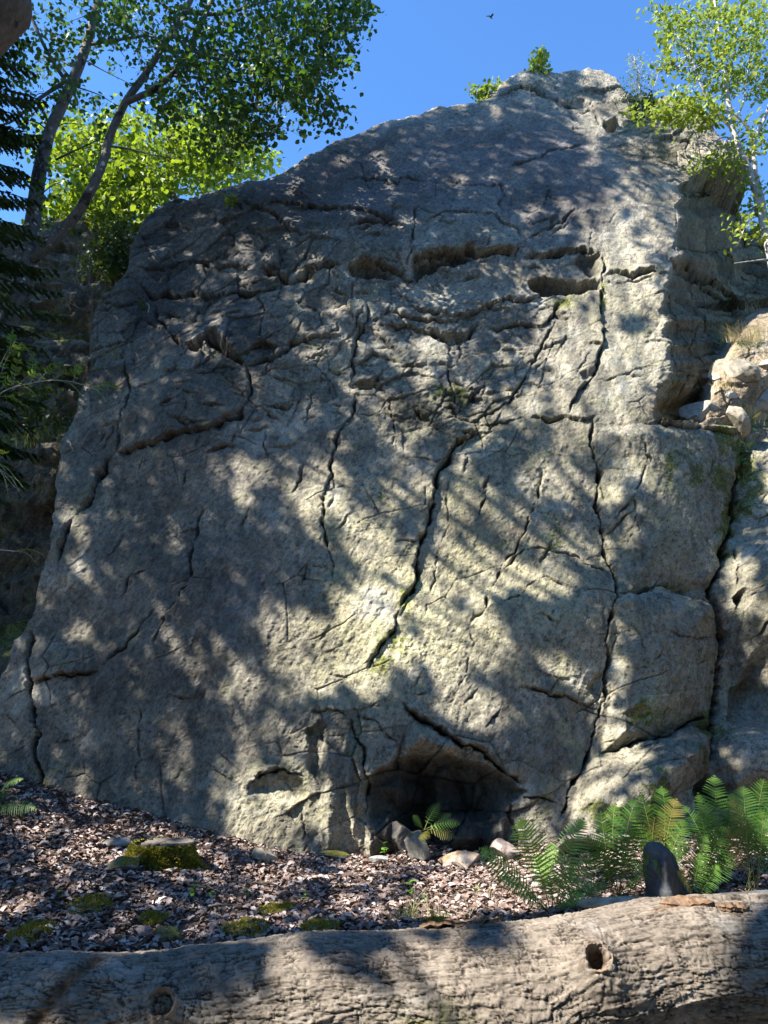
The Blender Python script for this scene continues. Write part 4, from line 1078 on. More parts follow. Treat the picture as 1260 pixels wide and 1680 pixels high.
A6 = limb(tw, [(150,72,8.8),(190,66,8.5),(250,60,8.2),(300,90,8.0)], 7, 2, 6, .1, 6)
A7 = limb(tw, [(105,135,8.8),(60,165,8.6),(18,200,8.4),(-20,205,8.3)], 7, 2, 6, .1, 7)
A8 = limb(tw, [(112,140,8.8),(75,80,8.6),(45,15,8.5),(20,-20,8.5)], 7, 3, 6, .1, 8)
A9 = limb(tw, [(92,262,8.8),(125,246,8.7),(165,228,8.6)], 4, 2, 6, .1, 9)
A10 = limb(tw, [(182,240,8.5),(215,245,8.4),(250,254,8.2),(300,262,8.1)], 4, 1.5, 6, .1, 10)
A11 = limb(tw, [(285,124,8.3),(350,130,8.1),(430,140,7.9),(540,165,7.6)], 5, 1.5, 6, .1, 11)
A12 = limb(tw, [(335,80,8.2),(360,150,8.0),(400,200,7.9)], 4, 1.5, 6, .1, 12)
el = [(50,60,60,60,8.6,.6,34),(60,150,60,60,8.6,.6,26),(110,110,50,60,9.2,.5,22),(150,30,60,40,8.8,.8,30),(225,30,70,40,8.6,.8,44),(235,110,60,50,8.8,.8,26),(300,50,60,50,8.3,.8,44),(330,120,60,40,8.2,.8,46),(390,50,70,50,8.1,.8,60),
      (400,130,70,40,8.0,.7,56),(465,40,70,45,7.9,.7,62),(470,110,70,40,7.8,.7,62),(540,30,60,35,7.8,.6,50),(590,12,34,18,7.8,.4,16),(550,90,36,30,7.7,.5,26),(420,190,44,30,7.9,.5,34),(370,190,40,34,8.1,.5,28),(505,150,40,30,7.7,.5,30),(530,185,28,18,7.7,.4,15),
      (360,245,40,22,8.1,.4,16),(430,218,24,20,7.9,.3,12),(300,190,50,34,8.3,.5,22),(160,190,50,40,9.0,.5,12),(260,170,40,30,8.6,.5,14),(30,230,40,30,8.6,.5,12),(90,300,30,24,8.6,.4,6),(120,-30,200,30,8.8,.8,60),(400,-30,200,30,8.2,.8,70),(482,212,6,5,7.8,.1,2),(546,207,5,6,7.7,.1,2)]
connect(tw, el[:26], [A1[40:], A2[30:], A3, A4, A5, A6, A11, A12], 41, .013, 3)
el = [(*t_[:6], max(2, int(t_[6] * .85))) for t_ in el]
lv = sprays(el, 13, .07, 42, L=.42, tw=tw, thick=.004)
tw.build('branch', bark_mat('dark_twig', (.10, .09, .085), (.18, .165, .155)), t1)
inst('foliage', *leaf_small(.95), rot_rand(len(lv), 1.5, np.random.default_rng(43)), lv, np.random.default_rng(44).uniform(.066, .105, (len(lv), 1)) * np.ones(3), aspen_m, t1)

YS = 1.0
# --- sunlit yellow green trees on the brow behind
bright_m = leaf_mat('maple_leaf', (.07, .14, .012), (.13, .21, .018), (.23, .29, .03), trans=.42, tcol=(.34, .46, .02))
bt = [(('maple_tree', 'bright yellow green tree on the brow between the two grey stems', (150, 420)),
       [(150,270,60,60,15.5,1.2,70),(110,225,40,50,15.5,1,34),(130,330,60,40,15,1,50),(205,230,45,40,15.5,1,34),(200,300,50,40,15.2,1,44),(170,370,60,26,15,.8,44),(90,370,40,26,15,.8,26),(230,345,40,20,15,.6,24)]),
      (('maple_tree', 'sunlit yellow green tree right of the grey stems, touching the rock edge', (320, 420)),
       [(280,265,60,52,16,1.2,80),(340,262,50,44,16,1.2,64),(300,205,50,30,16,1,36),(390,262,34,24,16,1,30),(425,270,20,12,16,.8,12),(240,310,50,30,15.5,1,44),(350,215,36,24,16,1,20),(395,220,22,26,16,.8,12)])]
for k, ((nm, lab, bs), el) in enumerate(bt):
    b0 = at(bs[0], bs[1], 15.6); e = empty(nm, b0, lab, 'tree'); tw = Tubes()
    c_ = np.array([el[0][0], el[0][1] + 20])
    P1 = smooth_path([b0 + np.array([0, 0, -1]), at(c_[0] + 8, c_[1] + 60, 15.6), at(c_[0], c_[1], 15.6), at(c_[0] - 5, c_[1] - 60, 15.6)], 24)
    tw.add(P1, .12, .03, 8, .1, 5); tw.build('trunk', grey_bark, e)
    tw = Tubes(); connect(tw, el, [P1], 51 + k, .022, 3); lv = sprays(el, 15, .1, 53 + k, L=.8, tw=tw, thick=.006)
    tw.build('branch', grey_bark, e)
    inst('foliage', *leaf_small(1.0), rot_rand(len(lv), 1.4, np.random.default_rng(55 + k)), lv, np.random.default_rng(57 + k).uniform(.10, .17, (len(lv), 1)) * np.ones(3), bright_m, e)

# --- right hand tree with pale crooked stems
rowan_m = leaf_mat('rowan_leaf', (.12, .19, .02), (.20, .27, .025), (.30, .33, .04), trans=.35, tcol=(.36, .48, .04))
pale_bark = bark_mat('pale_bark', (.30, .285, .27), (.45, .44, .42), patch=.66)
YR = 11.2
e = empty('rowan_tree', at(1290, 560, YR), 'slender pale stemmed tree with yellow green leaves at the upper right', 'tree')
tk = Tubes()
R1 = limb(tk, [(1300,580,YR),(1275,470,YR),(1258,390,YR),(1240,315,YR),(1222,262,YR),(1209,233,YR),(1201,205,YR),(1196,173,YR),(1188,120,YR),(1180,60,YR),(1172,0,YR)], 17, 3, 10, .15, 1, 70)
R2 = limb(tk, [(1262,400,YR),(1250,330,YR),(1238,275,YR),(1239,228,YR),(1257,188,YR),(1275,120,YR),(1280,60,YR)], 10, 3, 8, .15, 2)
tk.build('trunk', pale_bark, e)
tw = Tubes()
R3 = limb(tw, [(1201,211,YR),(1191,200,YR),(1168,173,YR-.1),(1150,140,YR-.2),(1140,109,YR-.2),(1120,70,YR-.3)], 7, 2, 7, .15, 3)
R4 = limb(tw, [(1232,240,YR),(1229,216,YR-.1),(1206,188,YR-.2),(1168,173,YR-.3),(1143,160,YR-.4),(1105,168,YR-.5)], 5, 1.5, 6, .15, 4)
R5 = limb(tw, [(1200,200,YR),(1180,188,YR-.1),(1150,192,YR-.2),(1105,190,YR-.4)], 4, 1.5, 6, .1, 5)
R6 = limb(tw, [(1212,240,YR),(1190,225,YR),(1160,240,YR-.2)], 4, 1.5, 6, .1, 6)
R7 = limb(tw, [(1200,205,YR),(1215,180,YR),(1222,155,YR),(1230,90,YR)], 4, 1.5, 6, .15, 7)
R8 = limb(tw, [(1262,425,YR),(1235,428,YR-.2),(1205,432,YR-.3)], 3, 1.2, 6, .15, 8)
R9 = limb(tw, [(1250,340,YR),(1235,345,YR),(1215,390,YR-.2)], 3.5, 1.5, 6, .15, 9)
R10 = limb(tw, [(1225,265,YR),(1190,262,YR-.2),(1150,262,YR-.3)], 3.5, 1.5, 6, .15, 10)
el = [(1105,60,26,26,YR,.5,22),(1090,22,24,14,YR,.4,12),(1140,45,30,36,YR,.5,20),(1185,25,40,32,YR,.5,30),(1235,30,36,40,YR,.5,34),(1160,90,36,28,YR,.5,26),(1215,90,44,34,YR,.5,38),(1248,130,26,34,YR,.4,22),(1190,135,36,16,YR,.4,16),(1078,118,12,10,YR,.2,3),(1100,115,18,9,YR,.2,6),
      (1150,120,22,12,YR,.3,7),(1115,165,30,14,YR-.5,.3,16),(1090,182,26,11,YR-.5,.3,13),(1150,175,26,16,YR-.4,.3,16),(1170,195,26,12,YR-.4,.3,14),(1125,198,26,9,YR-.4,.3,10),(1048,186,16,8,YR-.5,.2,6),(1228,212,22,14,YR,.3,10),(1155,266,22,9,YR-.3,.3,9),(1185,252,18,10,YR-.2,.3,7),(1205,268,22,12,YR,.3,9),(1240,250,16,20,YR,.3,7),
      (1215,372,18,10,YR-.2,.3,7),(1240,345,18,16,YR,.3,9),(1250,385,14,14,YR,.3,7),(1232,300,16,12,YR,.2,5)]
connect(tw, el, [R1[25:], R2, R3, R4, R5, R7, R9, R10], 61, .010, 2)
lv = sprays(el, 11, .07, 62, L=.40, tw=tw, thick=.0035)
tw.build('branch', pale_bark, e)
inst('foliage', *leaf_small(.62), rot_rand(len(lv), 1.3, np.random.default_rng(63)), lv, np.random.default_rng(64).uniform(.07, .125, (len(lv), 1)) * np.ones(3), rowan_m, e)

# --- saplings along the summit
def sapling(name, lab, base, tip, el, per, lsz, mat, wid=.7, w0=3, seed=0, cat='sapling', L=.3, extra=0, group=None):
    b = at(*base); e = empty(name, b, lab, cat, group); tw = Tubes()
    p = smooth_path([b + np.array([0, .0, -.1]), (b + at(*tip)) / 2 + np.array([.03, 0, 0]), at(*tip)], 12)
    tw.add(p, pxr(b, w0), pxr(b, .8), 6, .1, seed)
    for i in range(extra):
        r = np.random.default_rng(seed * 9 + i); t_ = at(*tip) + r.normal(0, .25, 3) * (1, 1, .5)
        tw.add(smooth_path([b, (b + t_) / 2 + r.normal(0, .08, 3), t_], 10), pxr(b, w0 * .6), pxr(b, .6), 5)
    connect(tw, el, [p[2:]], seed, .006, 2); lv = sprays(el, per, .05, seed + 1, L=L, tw=tw, thick=.003)
    tw.build('stem', pale_bark, e)
    inst('foliage', *leaf_small(wid), rot_rand(len(lv), 1.3, np.random.default_rng(seed + 2)), lv, np.random.default_rng(seed + 3).uniform(.75, 1.2, (len(lv), 1)) * lsz * np.ones(3), mat, e)
sapling('oak_sapling', 'bright green upright sapling alone on the summit skyline', (884,136,12.3), (887,84,12.3), [(887,88,5,7,12.3,.08,5),(884,106,9,8,12.3,.1,8),(882,120,14,8,12.3,.12,12)], 12, .10, rowan_m, seed=71, L=.25)
sapling('oak_sapling', 'rounded bright green sapling where the skyline steps up', (800,172,12.2), (793,148,12.2), [(792,152,14,10,12.2,.1,14),(798,163,8,6,12.2,.1,5)], 12, .10, rowan_m, seed=75, L=.22)
sapling('oak_sapling', 'small green sprig between the rounded sapling and the summit', (820,160,12.3), (817,140,12.3), [(817,143,9,7,12.3,.1,7)], 11, .09, rowan_m, seed=79, L=.2)
sapling('oak_sapling', 'tiny green sprig just left of the summit edge', (850,138,12.4), (848,130,12.4), [(848,131,5,4,12.4,.05,3)], 9, .08, rowan_m, seed=83, L=.15)
birch_m = leaf_mat('birch_leaf', (.16, .24, .09), (.26, .34, .16), trans=.3)
sapling('birch_sapling', 'wispy pale birch sapling on the skyline left of the pale stemmed tree', (1052,188,11.7), (1040,92,11.7), [(1040,105,16,12,11.7,.2,9),(1048,130,22,14,11.7,.2,14),(1040,150,18,14,11.7,.2,12),(1030,158,12,10,11.7,.2,7),(1070,130,10,8,11.7,.2,3)], 9, .045, birch_m, seed=87, L=.35, extra=4)
dk_leaf = leaf_mat('shade_leaf', (.04, .08, .015), (.08, .13, .03), trans=.2)
sapling('bush', 'dark green bush at the foot of the wispy birch sapling', (1058,192,11.8), (1055,160,11.8), [(1056,168,20,14,11.8,.15,26),(1048,180,16,10,11.8,.15,12)], 12, .07, dk_leaf, seed=91, cat='bush', L=.25)
c_ = cliff_at(380, 336)
sapling('oak_sapling', 'little lit sprig growing from the upper left rock face', (380,338,c_[1]-.03), (381,326,c_[1]-.12), [(380,328,9,6,c_[1]-.12,.06,6),(374,332,5,4,c_[1]-.1,.05,2)], 10, .075, rowan_m, seed=95, L=.18)
c_ = cliff_at(243, 505)
sapling('oak_sapling', 'faint green sprig in the crack below the left corner of the rock', (243,508,c_[1]-.03), (240,496,c_[1]-.1), [(241,499,9,5,c_[1]-.1,.05,4)], 9, .05, dk_leaf, seed=99, L=.15)

YS = 1.36
# --- conifer at the left edge
needle_m = leaf_mat('needle', (.025, .06, .025), (.04, .09, .035), (.07, .13, .03), trans=.15)
e = empty('yew_tree', at(-230, 1180, 7.4), 'dark needled conifer reaching in along the left edge', 'tree')
tk = Tubes(); Y1 = limb(tk, [(-230,1180,7.4),(-200,700,7.4),(-170,300,7.4),(-150,-50,7.4)], 46, 22, 12, .1, 1, 40); tk.build('trunk', bark_brown, e)
rg = np.random.default_rng(101); tw = Tubes(); nd = []; nR = []
fronds = [(45,70),(20,100),(52,118),(70,165),(35,190),(60,225),(10,240),(40,285),(60,300),(20,330),(30,395),(62,388),(12,440),(95,480),(105,520),(88,445),(10,130),(5,180),(15,290),(55,545),(25,560),(45,700),(20,690),(66,660),(30,740),(8,760),(5,620),(36,790),(60,600),(0,820)] + [(int(rg.uniform(-10, 62)), int(rg.uniform(70, 520))) for _ in range(16)] + [(int(rg.uniform(-10, 70)), int(rg.uniform(560, 800))) for _ in range(16)]
for (fx, fy) in fronds:
    Yk = 7.4 + rg.uniform(-.5, .3); tip = at(fx, fy, Yk); s0 = Y1[int(np.argmin(np.abs(proj(Y1)[1] - (fy - 40))))]
    m = (s0 + tip) / 2 + np.array([0, 0, .12]); pth = smooth_path([s0, m, tip], 22); tw = Tubes(); tw.add(pth, .014, .003, 5, cap=False); tw.build('branch', bark_brown, e)
    for k in range(9, 22):
        for sd in (-1, 1):
            d = pth[min(k + 1, 21)] - pth[k - 1]; d /= np.linalg.norm(d); sdv = np.cross(d, (0, 0, 1)); sdv /= np.linalg.norm(sdv)
            L_ = .35 * (1 - (k - 9) / 16) * rg.uniform(.7, 1.2); q1 = pth[k] + (d * .7 + sdv * sd * .8) * L_ + np.array([0, 0, -.14 * L_ - rg.uniform(0, .08)])
            nn_ = 22
            for t_ in np.linspace(.05, 1, nn_):
                c0 = pth[k] * (1 - t_) + q1 * t_
                for s2 in (-1, 1):
                    ax_ = (q1 - pth[k]) / L_; pr_ = np.cross(ax_, (0, 0, 1)) * s2; pr_ /= np.linalg.norm(pr_) + 1e-9
                    dv = pr_ * .85 + ax_ * .5 + np.array([0, 0, rg.uniform(-.3, .2)]); dv /= np.linalg.norm(dv)
                    up = np.array([0, 0, 1.]) + rg.normal(0, .3, 3); xx = np.cross(dv, up); xx /= np.linalg.norm(xx); zz_ = np.cross(xx, dv)
                    nd.append(c0 + dv * .015); nR.append(np.stack([xx, dv, zz_], -1))
nv = np.array([(-.08, -.5, 0), (.08, -.5, 0), (.06, .5, 0), (-.06, .5, 0)], np.float32)
inst('foliage', nv * np.array([1.9, 1, 1]), np.array([(0, 1, 2, 3)]), np.array(nR), np.array(nd), np.full((len(nd), 3), .056), needle_m, e)

YS = 1.28
# pinnate spray: stalk with paired leaflets
def pinnate(tw, pos, Rm, base, tip, n, ln, rg, sagz=.05):
    base = np.array(base); tip = np.array(tip); pth = smooth_path([base, (base + tip) / 2 + np.array([0, 0, sagz]), tip], 12)
    tw.add(pth, .003, .001, 4, cap=False); d = tip - base; L_ = np.linalg.norm(d); d /= L_
    s_ = np.cross(d, (0, .3, 1)); s_ /= np.linalg.norm(s_)
    for k in range(n):
        t_ = .25 + .75 * k / n; c0 = pth[int(t_ * 11)]; l = ln * (1.1 - .5 * abs(t_ - .55) * 2)
        for sd in (-1, 1):
            v = s_ * sd * .85 + d * .5 + rg.normal(0, .08, 3); v /= np.linalg.norm(v); z_ = np.cross(s_, d) + rg.normal(0, .15, 3); x_ = np.cross(v, z_); x_ /= np.linalg.norm(x_)
            pos.append(c0 + v * l * .5); Rm.append((np.stack([x_, v, np.cross(x_, v)], -1), l))
    pos.append(tip + d * ln * .4); x_ = s_; Rm.append((np.stack([x_, d, np.cross(x_, d)], -1), ln))
rg = np.random.default_rng(111)
e = empty('rowan_sapling', at(-60, 760, 7.0), 'low green branch with paired leaflets crossing the shaded left edge', 'sapling')
tw = Tubes(); pos = []; Rm = []
st = smooth_path(pts_at([(-60,760,7.0),(-10,655,7.0),(55,628,7.0),(110,625,6.9),(160,640,6.8)]), 30); tw.add(st, .012, .003, 6)
st2 = smooth_path(pts_at([(-40,720,7.0),(0,600,6.9),(25,560,6.8)]), 16); tw.add(st2, .008, .003, 6)
for bx, by, tx, ty in [(20,640,30,585),(20,640,80,600),(50,630,55,585),(60,628,100,598),(80,626,130,610),(100,625,135,650),(120,627,132,600),(130,630,165,645),(150,636,196,638),(-10,655,30,610),(-10,655,10,590),(5,600,32,566),(15,580,48,572),(15,580,20,548),(30,635,60,650),(0,650,40,665),(25,560,55,590),(70,628,40,600),(140,632,176,660),(-20,670,20,690)]:
    yy = 6.9 + rg.uniform(-.15, .15); pinnate(tw, pos, Rm, at(bx, by, 6.95), at(tx, ty, yy), 6, .078, rg)
tw.build('stem', pale_bark, e)
lt, lf = leaf_tmpl(.34, .05, .1)
inst('foliage', lt, lf, np.array([r[0] for r in Rm]), np.array(pos), np.array([r[1] for r in Rm]), leaf_mat('rowan_shade_leaf', (.07, .15, .02), (.13, .24, .03), trans=.35), e)
YS = 1.0
# bare twigs on the shaded corner
e = empty('dead_shrub', at(150, 525, 9.6), 'bare dark twigs standing against the shaded left corner', 'shrub'); tw = Tubes()
for l_ in [[(152,525),(150,480),(138,440),(120,415)],[(150,490),(128,470),(100,462),(85,455)],[(146,470),(150,430),(145,405)],[(138,510),(110,495),(88,485)],[(128,470),(118,440),(100,425)]]:
    limb(tw, [(x, y, 9.6) for x, y in l_], 3.2, 1, 5, .1)
tw.build('stem', bark_mat('twig', (.06, .05, .04), (.11, .095, .08)), e)
# small hanging branch lit at the left edge, lower
e = empty('sunlit_branch', at(-40, 760, 8.0), 'drooping sunlit yellow green branch at the left edge below the low branch', 'branch'); tw = Tubes(); pos = []; Rm = []; lt, lf = leaf_tmpl(.34, .05, .1)
limb(tw, [(-40,740,8.0),(-10,760,8.0),(25,800,8.0)], 3, 1, 5, .1)
for bx, by, tx, ty in [(-15,757,12,742),(-10,760,30,790),(0,770,35,812),(0,772,14,815),(-15,760,8,772),(8,782,38,800)]:
    pinnate(tw, pos, Rm, at(bx, by, 8.0), at(tx, ty, 7.9), 7, .05, rg)
tw.build('stem', pale_bark, e)
inst('foliage', lt, lf, np.array([r[0] for r in Rm]), np.array(pos), np.array([r[1] for r in Rm]), rowan_m, e)

e = empty('sunlit_sprig', at(15, 905, 8.6), 'thin sunlit sprig over the dark recess below the drooping branch', 'branch'); tw = Tubes(); pos = []; Rm = []
limb(tw, [(-30,900,8.6),(0,902,8.6),(30,905,8.6)], 3, 1, 5, .1)
for bx, by, tx, ty in [(20,905,75,912),(25,904,60,925)]: pinnate(tw, pos, Rm, at(bx, by, 8.6), at(tx, ty, 8.5), 7, .05, rg)
tw.build('stem', pale_bark, e)
inst('foliage', lt, lf, np.array([r[0] for r in Rm]), np.array(pos), np.array([r[1] for r in Rm]), rowan_m, e)

for bx, by, lab, el in [(185, 470, 'dark leafy bush filling the notch left of the rock top', [(188,400,34,30,12.0,.4,60),(165,430,30,24,12.0,.3,34),(205,440,14,30,11.8,.3,20)]), (60, 700, 'sparse shaded bush low on the left hillside', [(60,660,34,30,11.6,.3,26),(100,700,20,18,11.6,.3,10)])]:
    b = at(bx, by, el[0][4]); e = empty('bush', b, lab, 'bush'); tw = Tubes(); q_ = smooth_path([b, at(el[0][0], el[0][1], el[0][4])], 8)
    tw.add(q_, .03, .01, 6); connect(tw, el, [q_], 300 + bx, .012, 2); lv = sprays(el, 12, .07, 301 + bx, L=.4, tw=tw, thick=.004); tw.build('stem', bark_brown, e)
    inst('foliage', *leaf_small(.8), rot_rand(len(lv), 1.3, np.random.default_rng(302 + bx)), lv, np.random.default_rng(303).uniform(.06, .11, (len(lv), 1)) * np.ones(3), dk_leaf, e)

# ------------------------------------------------------------------ rocks
def boulder(name, lab, loc, size, rz, seed, mat, cat='rock', cuts=9, sub=5, rough=.035, group=None, tilt=(0, 0), extra=None):
    import bmesh
    bm = bmesh.new(); bmesh.ops.create_icosphere(bm, subdivisions=sub, radius=1.0)
    V = np.array([v.co[:] for v in bm.verts]); Fc = np.array([[v.index for v in f.verts] for f in bm.faces]); bm.free()
    r = np.random.default_rng(seed)
    for i in range(cuts):
        n = r.normal(0, 1, 3); n[2] *= .8; n /= np.linalg.norm(n); d = r.uniform(.38, .72)
        over = np.clip(V @ n - d, 0, None); V = V - over[:, None] * n * 1.0
    V = V + V * (rough * fbm(V[:, 0] * 2.2 + seed, V[:, 1] * 2.2 + V[:, 2] * 1.7, 4, seed))[:, None]
    V = V + V * (.02 * fbm(V[:, 0] * 9, V[:, 1] * 9 + V[:, 2] * 8, 3, seed + 3))[:, None]
    V = V / np.abs(V).max(0) * np.array(size) * .5
    a, b = tilt; Rm = np.array(Matrix.Rotation(rz, 3, 'Z') @ Matrix.Rotation(a, 3, 'X') @ Matrix.Rotation(b, 3, 'Y'))
    V = V @ Rm.T
    o = mesh_np(name, V, Fc, mat, None, True); o.location = Vector(loc)
    return tag(o, lab, cat, group)
def stone_mat(name, c1, c2, c3=None, moss=0.0):
    m = M_(name); n1 = m.noise(4, 5, .6); n2 = m.noise(22, 5, .7)
    c = m.mix(m.rng(n1, .4, .62), c1, c2); c = m.mix(m.rng(n2, .45, .75, 0, .6), c, c3 or c2); c = m.mix(m.rng(m.noise(12, 5, .7), .5, .38, 0, .6), c, (.07, .06, .05))
    if moss:
        nz = m.n('ShaderNodeSeparateXYZ', {0: m.n('ShaderNodeNewGeometry').outputs['Normal']}).outputs[2]
        f = m.math('ADD', m.rng(nz, -.2, .9, -.3, .5), m.rng(m.noise(7, 5, .7), .3, .7, -.75 + moss, .3 + moss))
        c = m.mix(m.rng(f, .25, .45), c, m.mix(m.rng(m.noise(60, 3, .7), .4, .6), (.05, .055, .012), (.14, .135, .025)))
    m.col(c); m.set(.85, .25); m.bump(n2, .8, .012); return m.m
S_grey = stone_mat('grey_stone', (.15, .145, .135), (.25, .24, .22), (.34, .33, .31))
S_tan = stone_mat('tan_stone', (.30, .24, .16), (.42, .36, .27), (.48, .44, .38))
S_rust = stone_mat('rusty_stone', (.34, .19, .08), (.40, .34, .28), (.46, .42, .38))
S_pale = stone_mat('pale_stone', (.34, .34, .33), (.46, .46, .44), (.52, .52, .5))
S_pink = stone_mat('pink_stone', (.26, .20, .18), (.36, .30, .27), (.42, .37, .34))
S_moss = stone_mat('mossy_stone', (.13, .13, .12), (.2, .2, .18), (.28, .28, .26), moss=.25)
S_slate = stone_mat('slate', (.045, .05, .058), (.085, .095, .105), (.15, .16, .175))
S_bank = stone_mat('bank_stone', (.27, .235, .18), (.36, .325, .26), (.43, .40, .34))
def on(px_, py_, dz=0.0):
    q = gpt(px_, py_); return np.array([q[0], q[1], float(gh_(q[0], q[1])) + dz])
boulder('rock', 'angular tan rock on the leaves right of the mossy stump', on(438, 1415, .05), (.32, .24, .18), .3, 3, S_tan, tilt=(.1, .2))
boulder('rock', 'small pale flat rock lying below the rock face centre', on(621, 1416, .02), (.21, .16, .10), .1, 5, S_pale)
boulder('rock', 'low green tinged rock half buried against the face', on(545, 1408, .02), (.42, .3, .12), 0, 8, S_moss)
boulder('rock', 'rusty orange and grey rock below the dark hollow', on(752, 1420, .06), (.46, .34, .22), -.1, 11, S_rust, tilt=(0, .1))
boulder('rock', 'brownish pink rock behind the large fern', on(832, 1410, .08), (.36, .3, .24), .4, 14, S_pink)
boulder('rock', 'mossy rock under the small dark fern', on(690, 1412, .10), (.34, .3, .38), 0, 17, S_moss)
boulder('rock', 'rounded dark rock with moss beside the stump', on(196, 1432, .04), (.32, .26, .18), .2, 21, S_moss)
boulder('rock', 'flat grey stone behind the dark mossy rock', on(200, 1388, .03), (.36, .3, .10), .5, 25, S_grey)
boulder('rock', 'broad pinkish ledge stone behind the ferns', on(962, 1398, .10), (.66, .5, .30), .2, 31, S_pink, tilt=(.1, .1))
boulder('rock', 'grey ledge stone against the mossy block', on(1010, 1380, .10), (.6, .5, .22), -.3, 33, S_grey)
boulder('rock', 'small rust brown stone between the ledge stones', on(990, 1408, .03), (.26, .2, .08), -.3, 35, S_rust, tilt=(.2, 0))
boulder('rock', 'pale flat stone against the back of the log', on(1010, 1487, .02), (.62, .4, .12), -.2, 37, S_tan)
boulder('rock', 'long low grey stone behind the log at the right edge', on(1205, 1490, .03), (.62, .35, .2), .1, 39, S_slate)
boulder('rock', 'small mossy stone on top of the log edge at the far right', on(1225, 1496, .02), (.32, .22, .14), .1, 41, S_moss)
S_dark = stone_mat('dark_grey_stone', (.07, .066, .058), (.12, .112, .10), (.17, .16, .145))  # darker version of the grey stone for the two blocks by the hollow
for x, y, Y_, s3, lab, sd in [(655,1378,8.98,(.5,.4,.36),'dark grey block at the foot of the face left of the small dark fern',74),(600,1372,9.0,(.34,.3,.42),'narrow grey block leaning at the left end of the hollow',76)]:
    boulder('rock', lab, at(x, y, Y_), s3, sd * .7, sd, S_dark, cuts=14, tilt=(.2 * (sd % 3 - 1), .15))
# tall pointed slate: thin lit left edge, dark right face
q = on(1090, 1478, 0)
import bmesh
sil = [(-.17, -.1), (-.155, .12), (-.14, .33), (-.10, .40), (-.03, .385), (.05, .33), (.12, .25), (.20, .12), (.26, .0), (.27, -.1)]
ns, nt_ = 90, 40
sp2 = smooth_path(np.c_[np.array(sil), np.zeros(len(sil))], ns)[:, :2]
u_ = np.linspace(0, 1, nt_); V = []
cen = np.array([.05, .05])
for k, t_ in enumerate(u_):
    ph = t_ * math.pi; dep_ = -math.cos(ph) * .15; sc_ = max(math.sin(ph), 0) ** .28
    for s_ in sp2:
        p = cen + (s_ - cen) * sc_
        skew = (p[0]) * .55
        nz_ = .02 * float(0)
        V.append((p[0], dep_ + skew, p[1]))
V = np.array(V); V += .014 * np.stack([fbm(V[:, 2] * 9, V[:, 1] * 9, 4, 71), fbm(V[:, 0] * 9, V[:, 2] * 9, 4, 72), fbm(V[:, 0] * 9, V[:, 1] * 9, 4, 73)], -1)
o = mesh_np('rock', V, np.vstack([grid_faces(nt_, ns)]), S_slate, None, True)
o.location = Vector(q + np.array([0, 0, .02])); o.rotation_euler = (0, 0, .38)
tag(o, 'upright pointed dark slate rock behind the log among the ferns', 'rock')
# stones on the right hand bank
for (x, y, sx_, sy_, lab, mt, sd) in [(1205,610,.62,.46,'rounded lichen spotted boulder in the dry bank at the right',S_tan,51),(1248,655,.70,.62,'large pale boulder at the right edge of the dry bank',S_tan,53),(1165,668,.66,.52,'grey and tan boulder at the lower left of the dry bank',S_tan,55),(1205,690,.46,.40,'tan boulder low in the dry bank above the mossy pillar',S_tan,57),(1250,600,.4,.3,'half buried stone at the upper right of the dry bank',S_pink,59)]:
    c_ = cliff_at(x, y)
    boulder('boulder', lab, c_ + np.array([0, .14, 0]), (sx_ * 1.1, .6, sy_ * 1.1), 0, sd, S_bank, 'boulder', cuts=12, tilt=(.2, .1))
for k, (x, y) in enumerate([(1172,620),(1200,648)]):
    c_ = cliff_at(x, y); boulder('stone', ['small loose stone beside the lichen spotted boulder', 'small loose tan stone between the bank boulders'][k], c_, (.2, .2, .14), k, 61 + k, S_pale, 'stone', sub=4)

# ------------------------------------------------------------------ moss builder
moss_m = leaf_mat('moss_blade', (.13, .13, .018), (.23, .22, .03), (.34, .31, .05), trans=.25, rough=.8)
mv = np.array([(-.25, 0, 0), (.25, 0, 0), (0, 0, 1)], np.float32); mf = np.array([(0, 1, 2)])
def moss_on(V, Nn, n, size, parent, name='moss', seed=0, mat=None):
    r = np.random.default_rng(seed); k = r.integers(0, len(V), n); d = Nn[k] + r.normal(0, .5, (n, 3)); d /= np.linalg.norm(d, axis=1)[:, None]
    t_ = np.cross(d, r.normal(0, 1, (n, 3))); t_ /= np.linalg.norm(t_, axis=1)[:, None]; b = np.cross(d, t_)
    R_ = np.stack([t_, b, d], -1)
    return inst(name, mv, mf, R_, V[k] + r.normal(0, size * .3, (n, 3)), r.uniform(.6, 1.3, (n, 1)) * size * np.ones(3), mat or moss_m, parent)
# ------------------------------------------------------------------ mossy stump
q = on(268, 1418, -.04); e = empty('tree_stump', q, 'old sawn tree stump covered in green moss at the foot of the rock', 'stump')
na, nz_ = 160, 60; A_, K = np.meshgrid(np.linspace(0, 2 * np.pi, na, endpoint=False), np.linspace(0, 1, nz_))
prof = .25 + .13 * np.exp(-K / .22) + .04 * (1 - K)
lob = .05 * np.cos(3 * A_ + .6) * (1 - K) + .05 * fbm(np.cos(A_) * 2 + 3, np.sin(A_) * 2 + K * 2, 4, 801) + .02 * fbm(np.cos(A_) * 6, np.sin(A_) * 6 + K * 5, 3, 803)
Rr = prof + lob * (1.1 - .5 * K); Vx = np.stack([Rr * np.cos(A_) - .02, Rr * np.sin(A_), K * .29 - .06], -1)
o = mesh_np('trunk', Vx.reshape(-1, 3), grid_faces(nz_, na, True), stone_mat('stump_wood', (.06, .055, .02), (.12, .10, .04), (.17, .14, .08)), e, True)
moss_sel = Vx[:56].reshape(-1, 3); nrm = np.stack([np.cos(A_), np.sin(A_), 0 * A_ + .35], -1)[:56].reshape(-1, 3)
keepm = (fbm(A_[:56] * 2, K[:56] * 3, 3, 805).ravel() > -.35)
